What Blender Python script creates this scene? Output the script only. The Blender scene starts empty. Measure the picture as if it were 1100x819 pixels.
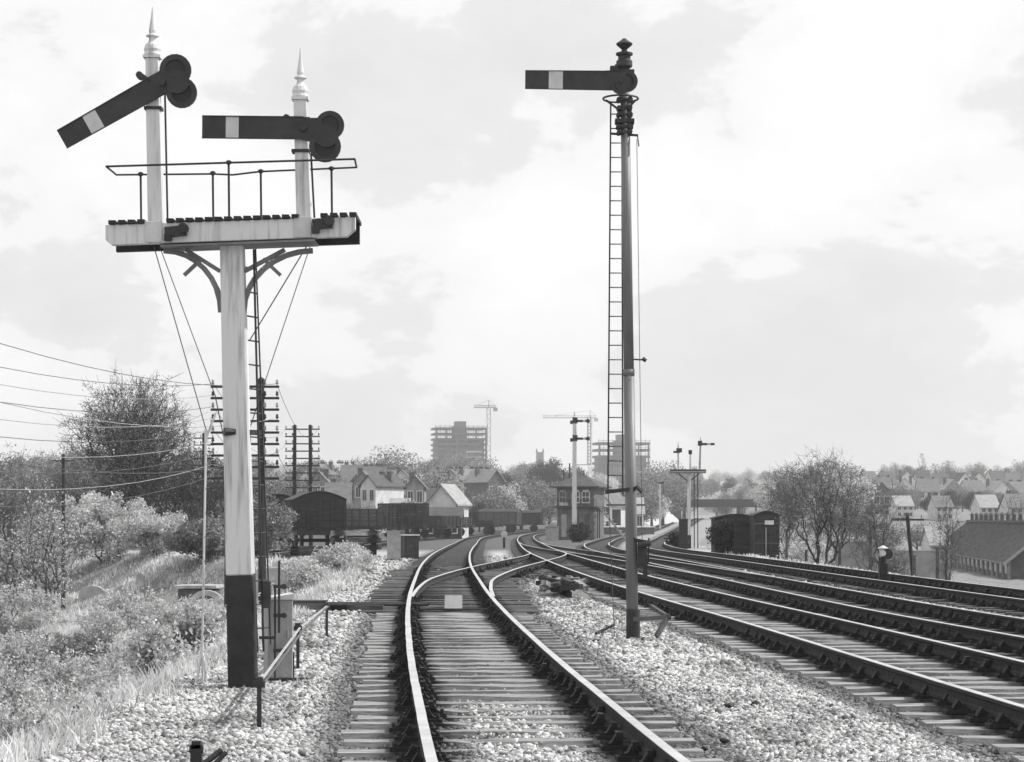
import bpy, math, random
import numpy as np
from mathutils import Vector, Matrix

R = math.radians
F = 2650.0            # focal length in photograph pixels (1100 wide)
HZ = 556.0            # eye level row
CZ = 1.67             # eye height above the ballast
rng = np.random.default_rng(7)
random.seed(7)

sc = bpy.context.scene
COL = sc.collection

# ------------------------------------------------------------------ helpers
class MB:
    def __init__(s): s.v = []; s.f = []; s.m = []
    def add(s, vs, fs, mi=0):
        o = len(s.v); s.v += [tuple(v) for v in vs]
        s.f += [tuple(i + o for i in f) for f in fs]; s.m += [mi] * len(fs); return s
    def box(s, c, d, M=None, mi=0):
        x, y, z = d[0] / 2, d[1] / 2, d[2] / 2
        vs = [Vector(p) for p in ((-x,-y,-z),(x,-y,-z),(x,y,-z),(-x,y,-z),(-x,-y,z),(x,-y,z),(x,y,z),(-x,y,z))]
        if M is not None: vs = [M @ v for v in vs]
        c = Vector(c)
        return s.add([v + c for v in vs], [(0,3,2,1),(4,5,6,7),(0,1,5,4),(1,2,6,5),(2,3,7,6),(3,0,4,7)], mi)
    def beam(s, p0, p1, w, h, w1=None, h1=None, mi=0):
        p0 = Vector(p0); p1 = Vector(p1); d = (p1 - p0).normalized()
        up = Vector((0,0,1)) if abs(d.z) < .95 else Vector((0,1,0))
        a = d.cross(up).normalized(); b = a.cross(d).normalized()
        w1 = w if w1 is None else w1; h1 = h if h1 is None else h1
        vs = []
        for p, ww, hh in ((p0, w, h), (p1, w1, h1)):
            for i, j in ((-1,-1),(1,-1),(1,1),(-1,1)): vs.append(p + a * (i * ww / 2) + b * (j * hh / 2))
        return s.add(vs, [(0,1,2,3),(7,6,5,4),(0,4,5,1),(1,5,6,2),(2,6,7,3),(3,7,4,0)], mi)
    def tube(s, p0, p1, r0, r1=None, n=10, cap=True, mi=0):
        r1 = r0 if r1 is None else r1
        p0 = Vector(p0); p1 = Vector(p1); d = (p1 - p0).normalized()
        up = Vector((0,0,1)) if abs(d.z) < .95 else Vector((0,1,0))
        a = d.cross(up).normalized(); b = a.cross(d).normalized(); vs = []
        for p, r in ((p0, r0), (p1, r1)):
            for k in range(n):
                t = 2 * math.pi * k / n; vs.append(p + a * (r * math.cos(t)) + b * (r * math.sin(t)))
        fs = [(k, k + n, (k + 1) % n + n, (k + 1) % n) for k in range(n)]
        if cap: fs += [tuple(range(n)), tuple(range(2 * n - 1, n - 1, -1))]
        return s.add(vs, fs, mi)
    def path(s, pts, r, n=6, mi=0):
        for a, b in zip(pts[:-1], pts[1:]): s.tube(a, b, r, r, n, True, mi)
        return s
    def lathe(s, prof, c=(0,0,0), n=16, mi=0):
        vs = []; c = Vector(c)
        for r, z in prof:
            for k in range(n):
                t = 2 * math.pi * k / n; vs.append(c + Vector((r * math.cos(t), r * math.sin(t), z)))
        fs = []
        for i in range(len(prof) - 1):
            for k in range(n):
                fs.append((i*n+k, i*n+(k+1)%n, (i+1)*n+(k+1)%n, (i+1)*n+k))
        fs += [tuple(range(n - 1, -1, -1)), tuple(range((len(prof)-1)*n, len(prof)*n))]
        return s.add(vs, fs, mi)
    def plate(s, poly, y0, y1, mi=0):      # polygon in the x-z plane, extruded in y
        n = len(poly)
        vs = [(p[0], y0, p[1]) for p in poly] + [(p[0], y1, p[1]) for p in poly]
        fs = [tuple(range(n)), tuple(range(2*n-1, n-1, -1))] + [(k, k+n, (k+1)%n+n, (k+1)%n) for k in range(n)]
        return s.add(vs, fs, mi)
    def build(s, name, mat, parent=None, bevel=0.0, loc=None, smooth=False):
        me = bpy.data.meshes.new(name); me.from_pydata(s.v, [], s.f); me.update()
        mats = mat if isinstance(mat, (list, tuple)) else [mat]
        for m in mats: me.materials.append(m)
        if len(mats) > 1: me.polygons.foreach_set('material_index', s.m)
        import bmesh
        b = bmesh.new(); b.from_mesh(me); bmesh.ops.recalc_face_normals(b, faces=b.faces); b.to_mesh(me); b.free()
        if smooth:
            me.polygons.foreach_set('use_smooth', [True] * len(me.polygons))
        o = bpy.data.objects.new(name, me); COL.objects.link(o)
        if bevel:
            md = o.modifiers.new('bevel', 'BEVEL'); md.width = bevel; md.segments = 1; md.limit_method = 'ANGLE'; md.angle_limit = R(50)
        if parent is not None: o.parent = parent
        if loc is not None: o.location = loc
        return o

def np_mesh(name, verts, faces, mat, parent=None, attr=None, nper=None):
    """verts (N,3), faces (M,k) numpy"""
    me = bpy.data.meshes.new(name)
    N = len(verts); Mf, k = faces.shape
    me.vertices.add(N); me.vertices.foreach_set('co', verts.astype(np.float32).ravel())
    me.loops.add(Mf * k); me.loops.foreach_set('vertex_index', faces.astype(np.int32).ravel())
    me.polygons.add(Mf); me.polygons.foreach_set('loop_start', np.arange(0, Mf * k, k, dtype=np.int32))
    me.update(calc_edges=True); me.validate()
    if attr is not None:
        for an, (dom, arr) in attr.items():
            a = me.attributes.new(an, 'FLOAT', dom); a.data.foreach_set('value', arr.astype(np.float32))
    me.materials.append(mat)
    o = bpy.data.objects.new(name, me); COL.objects.link(o)
    if parent is not None: o.parent = parent
    return o

LABELS = {}
def tag(o, label=None, cat=None, group=None, kind=None):
    if label: o['label'] = label
    if cat: o['category'] = cat
    if group: o['group'] = group
    if kind: o['kind'] = kind
    return o
def thing(name, label, cat, loc=(0,0,0), rz=0, group=None):
    o = bpy.data.objects.new(name, None); COL.objects.link(o); o.empty_display_size = .2
    o.location = loc; o.rotation_euler = (0,0,rz)
    return tag(o, label, cat, group)
def children(o): return [c for c in COL.objects if c.parent is o]
def copy_tree(o, parent=None, kids=None):
    c = o.copy(); COL.objects.link(c); c.parent = parent
    for ch in (o.children): copy_tree(ch, c)
    return c

# ------------------------------------------------------------------ materials (all greys: a black and white photograph)
def mat(name, lo, hi=None, scale=6.0, rough=.85, bump=.0, bscale=None, detail=5, spec=.3, metal=0.0, stretch=None, contrast=(.35,.65), dist=0.02):
    hi = lo if hi is None else hi
    m = bpy.data.materials.new(name); m.use_nodes = True; nt = m.node_tree; N = nt.nodes; L = nt.links
    b = N['Principled BSDF']; b.inputs['Roughness'].default_value = rough
    b.inputs['Specular IOR Level'].default_value = spec; b.inputs['Metallic'].default_value = metal
    tc = N.new('ShaderNodeTexCoord'); src = tc.outputs['Object']
    if stretch:
        mp = N.new('ShaderNodeMapping'); mp.inputs['Scale'].default_value = stretch; L.new(src, mp.inputs['Vector']); src = mp.outputs[0]
    n = N.new('ShaderNodeTexNoise'); n.inputs['Scale'].default_value = scale; n.inputs['Detail'].default_value = detail; n.inputs['Roughness'].default_value = .6
    L.new(src, n.inputs['Vector'])
    r = N.new('ShaderNodeValToRGB'); r.color_ramp.elements[0].position = contrast[0]; r.color_ramp.elements[1].position = contrast[1]
    r.color_ramp.elements[0].color = (lo, lo, lo, 1); r.color_ramp.elements[1].color = (hi, hi, hi, 1)
    L.new(n.outputs['Fac'], r.inputs[0]); L.new(r.outputs[0], b.inputs['Base Color'])
    if bump:
        n2 = N.new('ShaderNodeTexNoise'); n2.inputs['Scale'].default_value = bscale or scale * 4; n2.inputs['Detail'].default_value = 4
        L.new(src, n2.inputs['Vector'])
        bp = N.new('ShaderNodeBump'); bp.inputs['Strength'].default_value = bump; bp.inputs['Distance'].default_value = dist
        L.new(n2.outputs['Fac'], bp.inputs['Height']); L.new(bp.outputs[0], b.inputs['Normal'])
    return m
def attr_mat(name, lo, hi, attr='tone', rough=.9, transl=0.0, noise=0.0, nscale=3):
    m = bpy.data.materials.new(name); m.use_nodes = True; nt = m.node_tree; N = nt.nodes; L = nt.links
    b = N['Principled BSDF']; b.inputs['Roughness'].default_value = rough; b.inputs['Specular IOR Level'].default_value = .2
    a = N.new('ShaderNodeAttribute'); a.attribute_name = attr
    mr = N.new('ShaderNodeMapRange'); mr.inputs['To Min'].default_value = lo; mr.inputs['To Max'].default_value = hi
    L.new(a.outputs['Fac'], mr.inputs['Value'])
    out = mr.outputs[0]
    if noise:
        tc = N.new('ShaderNodeTexCoord'); n = N.new('ShaderNodeTexNoise'); n.inputs['Scale'].default_value = nscale
        L.new(tc.outputs['Object'], n.inputs['Vector'])
        m2 = N.new('ShaderNodeMapRange'); m2.inputs['From Min'].default_value = .3; m2.inputs['From Max'].default_value = .7
        m2.inputs['To Min'].default_value = 1 - noise; m2.inputs['To Max'].default_value = 1 + noise
        L.new(n.outputs['Fac'], m2.inputs['Value'])
        mm = N.new('ShaderNodeMath'); mm.operation = 'MULTIPLY'; L.new(out, mm.inputs[0]); L.new(m2.outputs[0], mm.inputs[1]); out = mm.outputs[0]
    L.new(out, b.inputs['Base Color'])
    if transl:
        t = N.new('ShaderNodeBsdfTranslucent'); L.new(out, t.inputs['Color'])
        mx = N.new('ShaderNodeMixShader'); mx.inputs[0].default_value = transl
        L.new(b.outputs[0], mx.inputs[1]); L.new(t.outputs[0], mx.inputs[2]); L.new(mx.outputs[0], N['Material Output'].inputs['Surface'])
    return m

M = {
 'white':  mat('weathered_white_paint', .30, .66, 16, .65, .4, 40, stretch=(1,1,.07), contrast=(.28,.5)),
 'white2': mat('dull_white_paint', .42, .62, 2, .7, .15, 30, contrast=(.3,.6)),
 'black':  mat('tarred_black_paint', .018, .035, 5, .6, .3, 30),
 'iron':   mat('dark_iron', .02, .045, 8, .6, .3, 40, spec=.4),
 'steel':  mat('grey_painted_steel', .13, .20, 5, .5, .15, 30, spec=.5, stretch=(1,1,.15)),
 'armred': mat('dark_signal_enamel', .022, .036, 6, .45, .1, 20, spec=.4),
 'stripe': mat('white_enamel_band', .5, .62, 6, .5),
 'glass':  mat('dark_lamp_glass', .022, .035, 4, .5, spec=.25),
 'timber': mat('weathered_sleeper_timber', .12, .46, 9, .9, .9, 40, stretch=(.25,3.5,1), contrast=(.34,.62)),
 'timberd':mat('dark_creosoted_timber', .05, .13, 6, .9, .6, 30, stretch=(.4,2.5,1)),
 'plank':  mat('dark_wagon_planking', .025, .055, 3, .85, .4, 20, stretch=(.4,1,3)),
 'plankm': mat('grey_wagon_planking', .07, .12, 3, .85, .4, 20, stretch=(.4,1,3)),
 'rail':   mat('rusty_rail_side', .018, .04, 12, .85, .4, 60),
 'railtop':mat('worn_rail_head', .42, .60, 2.5, .38, .1, 40, spec=.5, metal=.35),
 'chair':  mat('cast_iron_rail_chair', .018, .04, 15, .8, .4, 60),
 'cab':    mat('grey_cabinet_paint', .26, .36, 4, .6, .2, 30),
 'concrete': mat('pale_concrete', .35, .5, 3, .85, .4, 30),
 'stone':  mat('weathered_gravestone', .28, .5, 2.2, .9, .5, 20, contrast=(.35,.6)),
 'brick':  mat('dark_brickwork', .09, .16, 2, .9, .4, 25),
 'brickl': mat('light_brick_wall', .20, .30, 1.5, .9, .3, 20),
 'render': mat('pale_rendered_wall', .5, .68, .8, .85, .2, 10),
 'slate':  mat('slate_roof', .10, .17, 1.2, .7, .4, 12, stretch=(1,1,3)),
 'slatel': mat('pale_slate_roof', .25, .36, 1.2, .6, .3, 12, stretch=(1,1,3)),
 'slated': mat('dark_slate_roof', .05, .085, 1.2, .7, .4, 12),
 'window': mat('dark_window_glass', .02, .05, .7, .12, spec=.6),
 'frame':  mat('white_window_frame', .6, .7, 5, .6),
 'bark':   mat('grey_bark', .07, .13, 6, .95, .5, 30, stretch=(1,1,.3)),
 'barkd':  mat('dark_bark', .035, .07, 6, .95, .5, 30, stretch=(1,1,.3)),
 'twig':   mat('grey_twigs', .09, .16, 2, .95),
 'wire':   mat('dull_wire', .08, .12, 5, .7),
 'wirel':  mat('pale_wire', .30, .4, 5, .7),
 'insul':  mat('white_insulator', .5, .6, 5, .3, spec=.5),
 'earth':  mat('turned_earth', .1, .2, 4, .95, .6, 20),
 'tower':  mat('raw_concrete_frame', .07, .11, .15, .9),
}
for k_ in ('timber', 'timberd'):          # grease, rust and painted-in rail shadow darken the sleeper round each rail chair
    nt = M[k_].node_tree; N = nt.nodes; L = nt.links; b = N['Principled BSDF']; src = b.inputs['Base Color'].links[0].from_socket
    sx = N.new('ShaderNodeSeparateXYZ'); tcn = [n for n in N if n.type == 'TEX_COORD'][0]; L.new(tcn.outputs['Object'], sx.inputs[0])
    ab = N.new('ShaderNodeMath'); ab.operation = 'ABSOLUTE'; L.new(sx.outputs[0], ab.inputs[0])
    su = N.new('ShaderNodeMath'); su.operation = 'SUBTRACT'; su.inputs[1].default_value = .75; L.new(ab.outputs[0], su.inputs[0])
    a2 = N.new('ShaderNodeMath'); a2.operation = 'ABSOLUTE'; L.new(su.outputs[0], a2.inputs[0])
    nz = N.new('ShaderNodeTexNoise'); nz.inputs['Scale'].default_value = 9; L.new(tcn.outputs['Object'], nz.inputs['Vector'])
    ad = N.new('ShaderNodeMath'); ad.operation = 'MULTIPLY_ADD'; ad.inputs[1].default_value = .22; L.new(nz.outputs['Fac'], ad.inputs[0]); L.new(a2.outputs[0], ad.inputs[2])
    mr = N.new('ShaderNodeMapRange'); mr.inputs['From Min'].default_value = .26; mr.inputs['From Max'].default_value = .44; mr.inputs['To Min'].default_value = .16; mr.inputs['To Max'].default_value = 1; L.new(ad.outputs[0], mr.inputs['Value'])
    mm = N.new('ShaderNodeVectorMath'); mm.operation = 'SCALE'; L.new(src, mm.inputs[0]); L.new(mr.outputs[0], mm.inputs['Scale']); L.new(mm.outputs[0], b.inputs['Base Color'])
M['leaf_light'] = attr_mat('pale_spring_leaves', .27, .82, transl=.3)
M['leaf_mid'] = attr_mat('grey_green_leaves', .09, .38, transl=.2)
M['leaf_dark'] = attr_mat('dark_evergreen_leaves', .02, .08, transl=.1)
M['grassm'] = attr_mat('dry_grass_blades', .26, .88, transl=.3, noise=.35, nscale=.35)
M['stones'] = attr_mat('loose_ballast', .04, .60, rough=.95)

# ------------------------------------------------------------------ terrain shape
def interp(x, ks):
    xs = [k[0] for k in ks]; ys = [k[1] for k in ks]
    return np.interp(x, xs, ys)
class Spline:                                   # smooth interpolation through knots (monotone-ish hermite)
    def __init__(s, ks):
        s.x = np.array([k[0] for k in ks], float); s.y = np.array([k[1] for k in ks], float)
        d = np.diff(s.y) / np.diff(s.x); h = np.diff(s.x)
        m = np.zeros_like(s.y); m[0] = d[0]; m[-1] = d[-1]
        for i in range(1, len(m) - 1): m[i] = (d[i-1] * h[i] + d[i] * h[i-1]) / (h[i] + h[i-1])
        s.m = m
    def __call__(s, t):
        t = np.asarray(t, float); i = np.clip(np.searchsorted(s.x, t) - 1, 0, len(s.x) - 2)
        h = s.x[i+1] - s.x[i]; u = (t - s.x[i]) / h
        c = s.y[i]*(1+2*u)*(1-u)**2 + s.m[i]*h*u*(1-u)**2 + s.y[i+1]*u*u*(3-2*u) + s.m[i+1]*h*u*u*(u-1)
        lo = s.y[0] + s.m[0] * (t - s.x[0]); hi = s.y[-1] + s.m[-1] * (t - s.x[-1])
        return np.where(t < s.x[0], lo, np.where(t > s.x[-1], hi, c))

G = Spline([(-50,0),(60,0),(90,0),(130,-.13),(240,-.5),(300,-.6),(420,-.3),(520,.35),(600,1.0),(800,1.6),(1200,2.5)])
def g(Y): return np.where(np.asarray(Y) < 60, 0.0, G(Y))

TR = {
 'L':  Spline([(6,.95),(10.5,.55),(14.7,.277),(19.6,.011),(24.2,-.228),(31.2,-.557),(36.5,-.789),(46.1,-1.157),(58.6,-1.548),(73,-1.956),(96.7,-2.41),(129,-2.80),(165,-3.1),(200,-3.45),(255,-3.5),(305,-2.0),(345,.6),(420,7.5)]),
 'R1': Spline([(6,5.4),(12,5.05),(19.3,4.68),(24.4,4.44),(29.8,4.2),(36.5,3.87),(41.3,3.6),(52.3,3.05),(70,2.35),(85,1.9),(102,1.54),(125,1.33),(154,1.24),(200,1.2),(235,1.33),(300,2.4),(345,4.6),(420,11.5)]),
 'R2': Spline([(6,8.6),(15,8.0),(30,6.98),(37.2,6.5),(50,6.0),(67,5.5),(85,5.0),(105,4.6),(125,4.6),(150,5.15),(190,7.0),(230,9.2),(281,12.5),(400,22.5),(500,31),(600,40),(700,49)]),
 'R3': Spline([(6,12.0),(25,10.8),(43.5,9.85),(65,9.0),(90,8.15),(117,7.7),(145,8.4),(175,10.1),(200,12.0),(260,16.2),(400,27),(500,35.5),(600,44.5),(700,53.5)]),
 'XA': Spline([(45.5,-1.10),(52,-1.20),(58.6,-1.19),(64,-.98),(71.6,-.53),(81.3,.245),(94.4,1.2),(102,1.50),(112,1.44)]),
 'XB': Spline([(52,5.95),(60,5.70),(75,4.95),(100,3.55),(125,2.3),(150,1.48),(172,1.26)]),
 'S':  Spline([(60,-12.6),(90,-11.4),(120,-10.3),(160,-9.6),(220,-9.3),(262,-7.4),(300,-5.0),(340,-2.4),(400,2)]),
}
TRANGE = {'L':(8,420),'R1':(8,420),'R2':(11,690),'R3':(14,690),'XA':(45.5,112),'XB':(52,172),'S':(101,400)}

XL = Spline([(-60,-3.3),(16,-3.15),(24,-3.25),(30,-3.3),(45,-3.7),(60,-4.1),(75,-4.8),(90,-6.4),(100,-12),(120,-20),(140,-28),(200,-40),(330,-46),(420,-20),(520,0),(600,32),(760,50)])
XR = Spline([(-60,16),(20,13.5),(50,11.6),(80,10.6),(120,10.4),(150,11.8),(175,13),(200,15),(260,20),(400,32),(520,42),(600,49),(760,64)])
def hills(X, Y):
    left = interp(Y, [(0,-2.1),(60,-2.1),(110,-1.7),(200,-1.0),(300,-.8),(400,1.8),(600,6),(1000,15),(1600,25),(2600,34),(4000,38),(9000,40)])
    right = interp(Y, [(0,-2.3),(110,-2.6),(180,-3.6),(280,-3.6),(360,-1.5),(450,1.0),(600,2.5),(700,4.5),(1000,11),(1600,23),(2600,32),(4000,38),(9000,40)])
    t = np.clip((X + Y * .0 + 10) / 60, 0, 1)
    h = left * (1 - t) + right * t
    h = h + np.where(Y > 300, np.sin(X * .011 + 1.3) * np.sin(Y * .004) * np.clip((Y - 300) / 700, 0, 1) * 3.0, 0)
    return h
def ground(X, Y):
    X = np.asarray(X, float); Y = np.asarray(Y, float)
    base = g(Y); xl = XL(Y); xr = XR(Y)
    h = hills(X, Y)
    wl = np.clip(3.6 + np.clip(Y - 60, 0, 400) * .03, 0, 16); wr = np.clip(5 + np.clip(Y - 60, 0, 400) * .03, 0, 16)
    tl = np.clip((xl - X) / wl, 0, 1); tr = np.clip((X - xr) / wr, 0, 1)
    tl = tl * tl * (3 - 2 * tl); tr = tr * tr * (3 - 2 * tr)
    end = np.clip((Y - 700) / 150, 0, 1)
    t = np.maximum(np.maximum(tl, tr), end)
    z = base * (1 - t) + h * t
    z = z + t * (np.sin(X * 1.7 + Y * .3) * np.sin(Y * .9 - X * .4)) * .10
    return z
def gz(x, y): return float(ground(x, y))
def P(x, y, d): return Vector(((x - 550) * d / F, d, CZ + (HZ - y) * d / F))
def XatPx(x, d): return (x - 550) * d / F

# ------------------------------------------------------------------ camera, world, sun
cam = bpy.data.objects.new('camera', bpy.data.cameras.new('camera')); COL.objects.link(cam)
cam.location = (0, 0, CZ); cam.rotation_euler = (R(90), 0, 0)
cam.data.sensor_width = 36; cam.data.lens = F / 1100 * 36; cam.data.shift_y = (HZ - 409.5) / 1100
cam.data.clip_start = .1; cam.data.clip_end = 20000
sc.camera = cam
SUN_AZ = R(78); SUN_EL = R(44)                # azimuth clockwise from +Y
w = bpy.data.worlds.new('World'); sc.world = w; w.use_nodes = True
nt = w.node_tree; N = nt.nodes; L = nt.links
bg = N['Background']
sky = N.new('ShaderNodeTexSky'); sky.sky_type = 'NISHITA'; sky.sun_disc = False
sky.sun_elevation = SUN_EL; sky.sun_rotation = SUN_AZ; sky.dust_density = 3; sky.air_density = 1.0
bw = N.new('ShaderNodeRGBToBW'); L.new(sky.outputs[0], bw.inputs[0])
tc = N.new('ShaderNodeTexCoord')
mp = N.new('ShaderNodeMapping'); mp.inputs['Scale'].default_value = (1, 1, 1.7); mp.inputs['Location'].default_value = (.35, .2, .13)
L.new(tc.outputs['Generated'], mp.inputs['Vector'])
n1 = N.new('ShaderNodeTexNoise'); n1.inputs['Scale'].default_value = 7.5; n1.inputs['Detail'].default_value = 10; n1.inputs['Roughness'].default_value = .56
n1.inputs['Distortion'].default_value = .15
L.new(mp.outputs[0], n1.inputs['Vector'])
rp = N.new('ShaderNodeValToRGB'); e = rp.color_ramp.elements
e[0].position = .36; e[0].color = (.80,)*3 + (1,); e[1].position = .62; e[1].color = (1.06,)*3 + (1,)
e2 = rp.color_ramp.elements.new(.47); e2.color = (.86,)*3 + (1,)
e3 = rp.color_ramp.elements.new(.495); e3.color = (.975,)*3 + (1,)
L.new(n1.outputs['Fac'], rp.inputs[0])
# clear sky showing thinly through the cloud sheet
BGS = .1
ms = N.new('ShaderNodeMath'); ms.operation = 'MULTIPLY'; ms.inputs[1].default_value = 1.0
L.new(bw.outputs[0], ms.inputs[0])
dv = N.new('ShaderNodeVectorMath'); dv.operation = 'SCALE'; dv.inputs['Scale'].default_value = 1 / BGS
L.new(rp.outputs[0], dv.inputs[0])
mx = N.new('ShaderNodeMix'); mx.data_type = 'RGBA'; mx.inputs[0].default_value = .93
L.new(ms.outputs[0], mx.inputs[6]); L.new(dv.outputs[0], mx.inputs[7])
L.new(mx.outputs[2], bg.inputs['Color']); bg.inputs['Strength'].default_value = BGS

sd = bpy.data.lights.new('sun', 'SUN'); sd.energy = 4.3; sd.angle = R(.6); sd.color = (1, .995, .985)
so = bpy.data.objects.new('sun', sd); COL.objects.link(so)
sv = Vector((math.sin(SUN_AZ) * math.cos(SUN_EL), math.cos(SUN_AZ) * math.cos(SUN_EL), math.sin(SUN_EL)))
so.rotation_euler = sv.to_track_quat('Z', 'Y').to_euler(); so.location = (30, 0, 40)
sc.view_settings.view_transform = 'Standard'; sc.view_settings.look = 'None'
sc.view_settings.exposure = .06; sc.view_settings.gamma = 1

# ------------------------------------------------------------------ ground sheet
ys = [-30, -20, -12, -6, 0, 4, 7]; y = 8.0
while y < 760: ys.append(y); y += max(.22, y * .0105)
while y < 3500: ys.append(y); y *= 1.05
ys = np.array(ys)
xs = list(np.arange(-16, 15.01, .2))
x = 15.6
while x < 70: xs.append(x); x += .9
while x < 1300: xs.append(x); x *= 1.09
x = -16.6
while x > -60: xs.insert(0, x); x -= .9
while x > -1300: xs.insert(0, x); x *= 1.09
xs = np.array(xs)
XX, YY = np.meshgrid(xs, ys)
def track_dist(X, Y, names=('L','R1','R2','R3','XA','XB','S')):
    d = np.full(X.shape, 99.)
    for n in names:
        a, b = TRANGE[n]; inside = (Y >= a - 1) & (Y <= b + 1)
        s = TR[n]; c = s(Y); sl = (s(Y + .5) - s(Y - .5))
        dd = np.abs(X - c) / np.sqrt(1 + sl * sl)
        d = np.where(inside, np.minimum(d, dd), d)
    return d
TD = track_dist(XX, YY)
ZZ = ground(XX, YY)
bedm = np.clip((1.9 - TD) / .5, 0, 1)
ZZ = ZZ - .035 * bedm
xl = XL(YY); xr = XR(YY)
corr = np.clip((XX - xl + .6) / .8, 0, 1) * np.clip((xr + .6 - XX) / .8, 0, 1) * np.clip((760 - YY) / 60, 0, 1)
verts = np.stack([XX, YY, ZZ], -1).reshape(-1, 3)
nx = len(xs); ny = len(ys)
i = np.arange(nx - 1)[None, :] + nx * np.arange(ny - 1)[:, None]
faces = np.stack([i, i + 1, i + nx + 1, i + nx], -1).reshape(-1, 4)

gm = bpy.data.materials.new('ground_ballast_and_scrub'); gm.use_nodes = True
nt = gm.node_tree; N = nt.nodes; L = nt.links; b = N['Principled BSDF']
b.inputs['Roughness'].default_value = .95; b.inputs['Specular IOR Level'].default_value = .15
tc = N.new('ShaderNodeTexCoord')
def noise(scale, detail=5, rough=.6):
    n = N.new('ShaderNodeTexNoise'); n.inputs['Scale'].default_value = scale; n.inputs['Detail'].default_value = detail; n.inputs['Roughness'].default_value = rough
    L.new(tc.outputs['Object'], n.inputs['Vector']); return n.outputs['Fac']
def ramp(src, stops):
    r = N.new('ShaderNodeValToRGB'); el = r.color_ramp.elements
    el[0].position = stops[0][0]; el[0].color = (stops[0][1],)*3 + (1,)
    el[1].position = stops[-1][0]; el[1].color = (stops[-1][1],)*3 + (1,)
    for p, v in stops[1:-1]:
        q = el.new(p); q.color = (v, v, v, 1)
    L.new(src, r.inputs[0]); return r.outputs[0]
def mixc(f, a, c):
    m = N.new('ShaderNodeMix'); m.data_type = 'RGBA'
    if isinstance(f, float): m.inputs[0].default_value = f
    else: L.new(f, m.inputs[0])
    L.new(a, m.inputs[6]); L.new(c, m.inputs[7]); return m.outputs[2]
def attr(n):
    a = N.new('ShaderNodeAttribute'); a.attribute_name = n; return a.outputs['Fac']
def math_(op, a, c):
    m = N.new('ShaderNodeMath'); m.operation = op; m.use_clamp = op in ('SUBTRACT',)
    for k, v in enumerate((a, c)):
        if isinstance(v, (int, float)): m.inputs[k].default_value = v
        else: L.new(v, m.inputs[k])
    return m.outputs[0]
vo = N.new('ShaderNodeTexVoronoi'); vo.inputs['Scale'].default_value = 17; L.new(tc.outputs['Object'], vo.inputs['Vector'])
vcol = N.new('ShaderNodeRGBToBW'); L.new(vo.outputs['Color'], vcol.inputs[0])
stone = mixc(.5, ramp(vcol.outputs[0], [(.2, .22), (.5, .46), (.8, .62)]), ramp(noise(1.3, 6), [(.3, .28), (.6, .52)]))
dirty_shaded = mixc(.5, ramp(noise(1.1, 6), [(.35, .06), (.65, .17)]), ramp(vcol.outputs[0], [(.2, .04), (.8, .20)]))
grass = mixc(.5, ramp(noise(.35, 8, .7), [(.35, .10), (.65, .32)]), ramp(noise(4, 6, .7), [(.35, .08), (.65, .40)]))
bedn = math_('ADD', attr('bed'), math_('MULTIPLY', math_('SUBTRACT', noise(1.5, 5), .5), .8))
bedr = ramp(bedn, [(.35, 0), (.75, 1)])
c1 = mixc(bedr, stone, dirty_shaded)
cr = math_('ADD', attr('corr'), math_('MULTIPLY', math_('ADD', noise(.8, 5), -.5), 1.6))
c2 = mixc(ramp(cr, [(.4, 0), (.6, 1)]), grass, c1)
L.new(c2, b.inputs['Base Color'])
bp = N.new('ShaderNodeBump'); bp.inputs['Strength'].default_value = .9; bp.inputs['Distance'].default_value = .04
L.new(vo.outputs['Distance'], bp.inputs['Height']); bp.invert = True
L.new(bp.outputs[0], b.inputs['Normal'])
bed_attr = np.clip((2.3 - TD) / 1.3, 0, 1)
# the shoulder between the rails of the nearest track has been freshly stoned
yard = np.clip((YY - 105) / 40, 0, 1) * np.where(XX < TR['R2'](YY) + 0, .75, .5)
bed_attr = np.maximum(bed_attr, yard)
bed_attr = np.maximum(bed_attr, np.clip((.45 - np.abs(TD - .75)) / .15, 0, 1))  # dark strip along each rail: rust staining plus rail shadow painted into the bed
fresh = np.exp(-((XX - TR['L'](YY)) / .55) ** 2) * np.clip((26 - YY) / 6, 0, 1)
bed_attr = bed_attr * (1 - .85 * fresh)
gr = np_mesh('ground', verts, faces, gm, attr={'bed': ('POINT', bed_attr.ravel()), 'corr': ('POINT', corr.ravel())})
tag(gr, kind='structure')
gr.data.polygons.foreach_set('use_smooth', [True] * len(gr.data.polygons))

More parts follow.
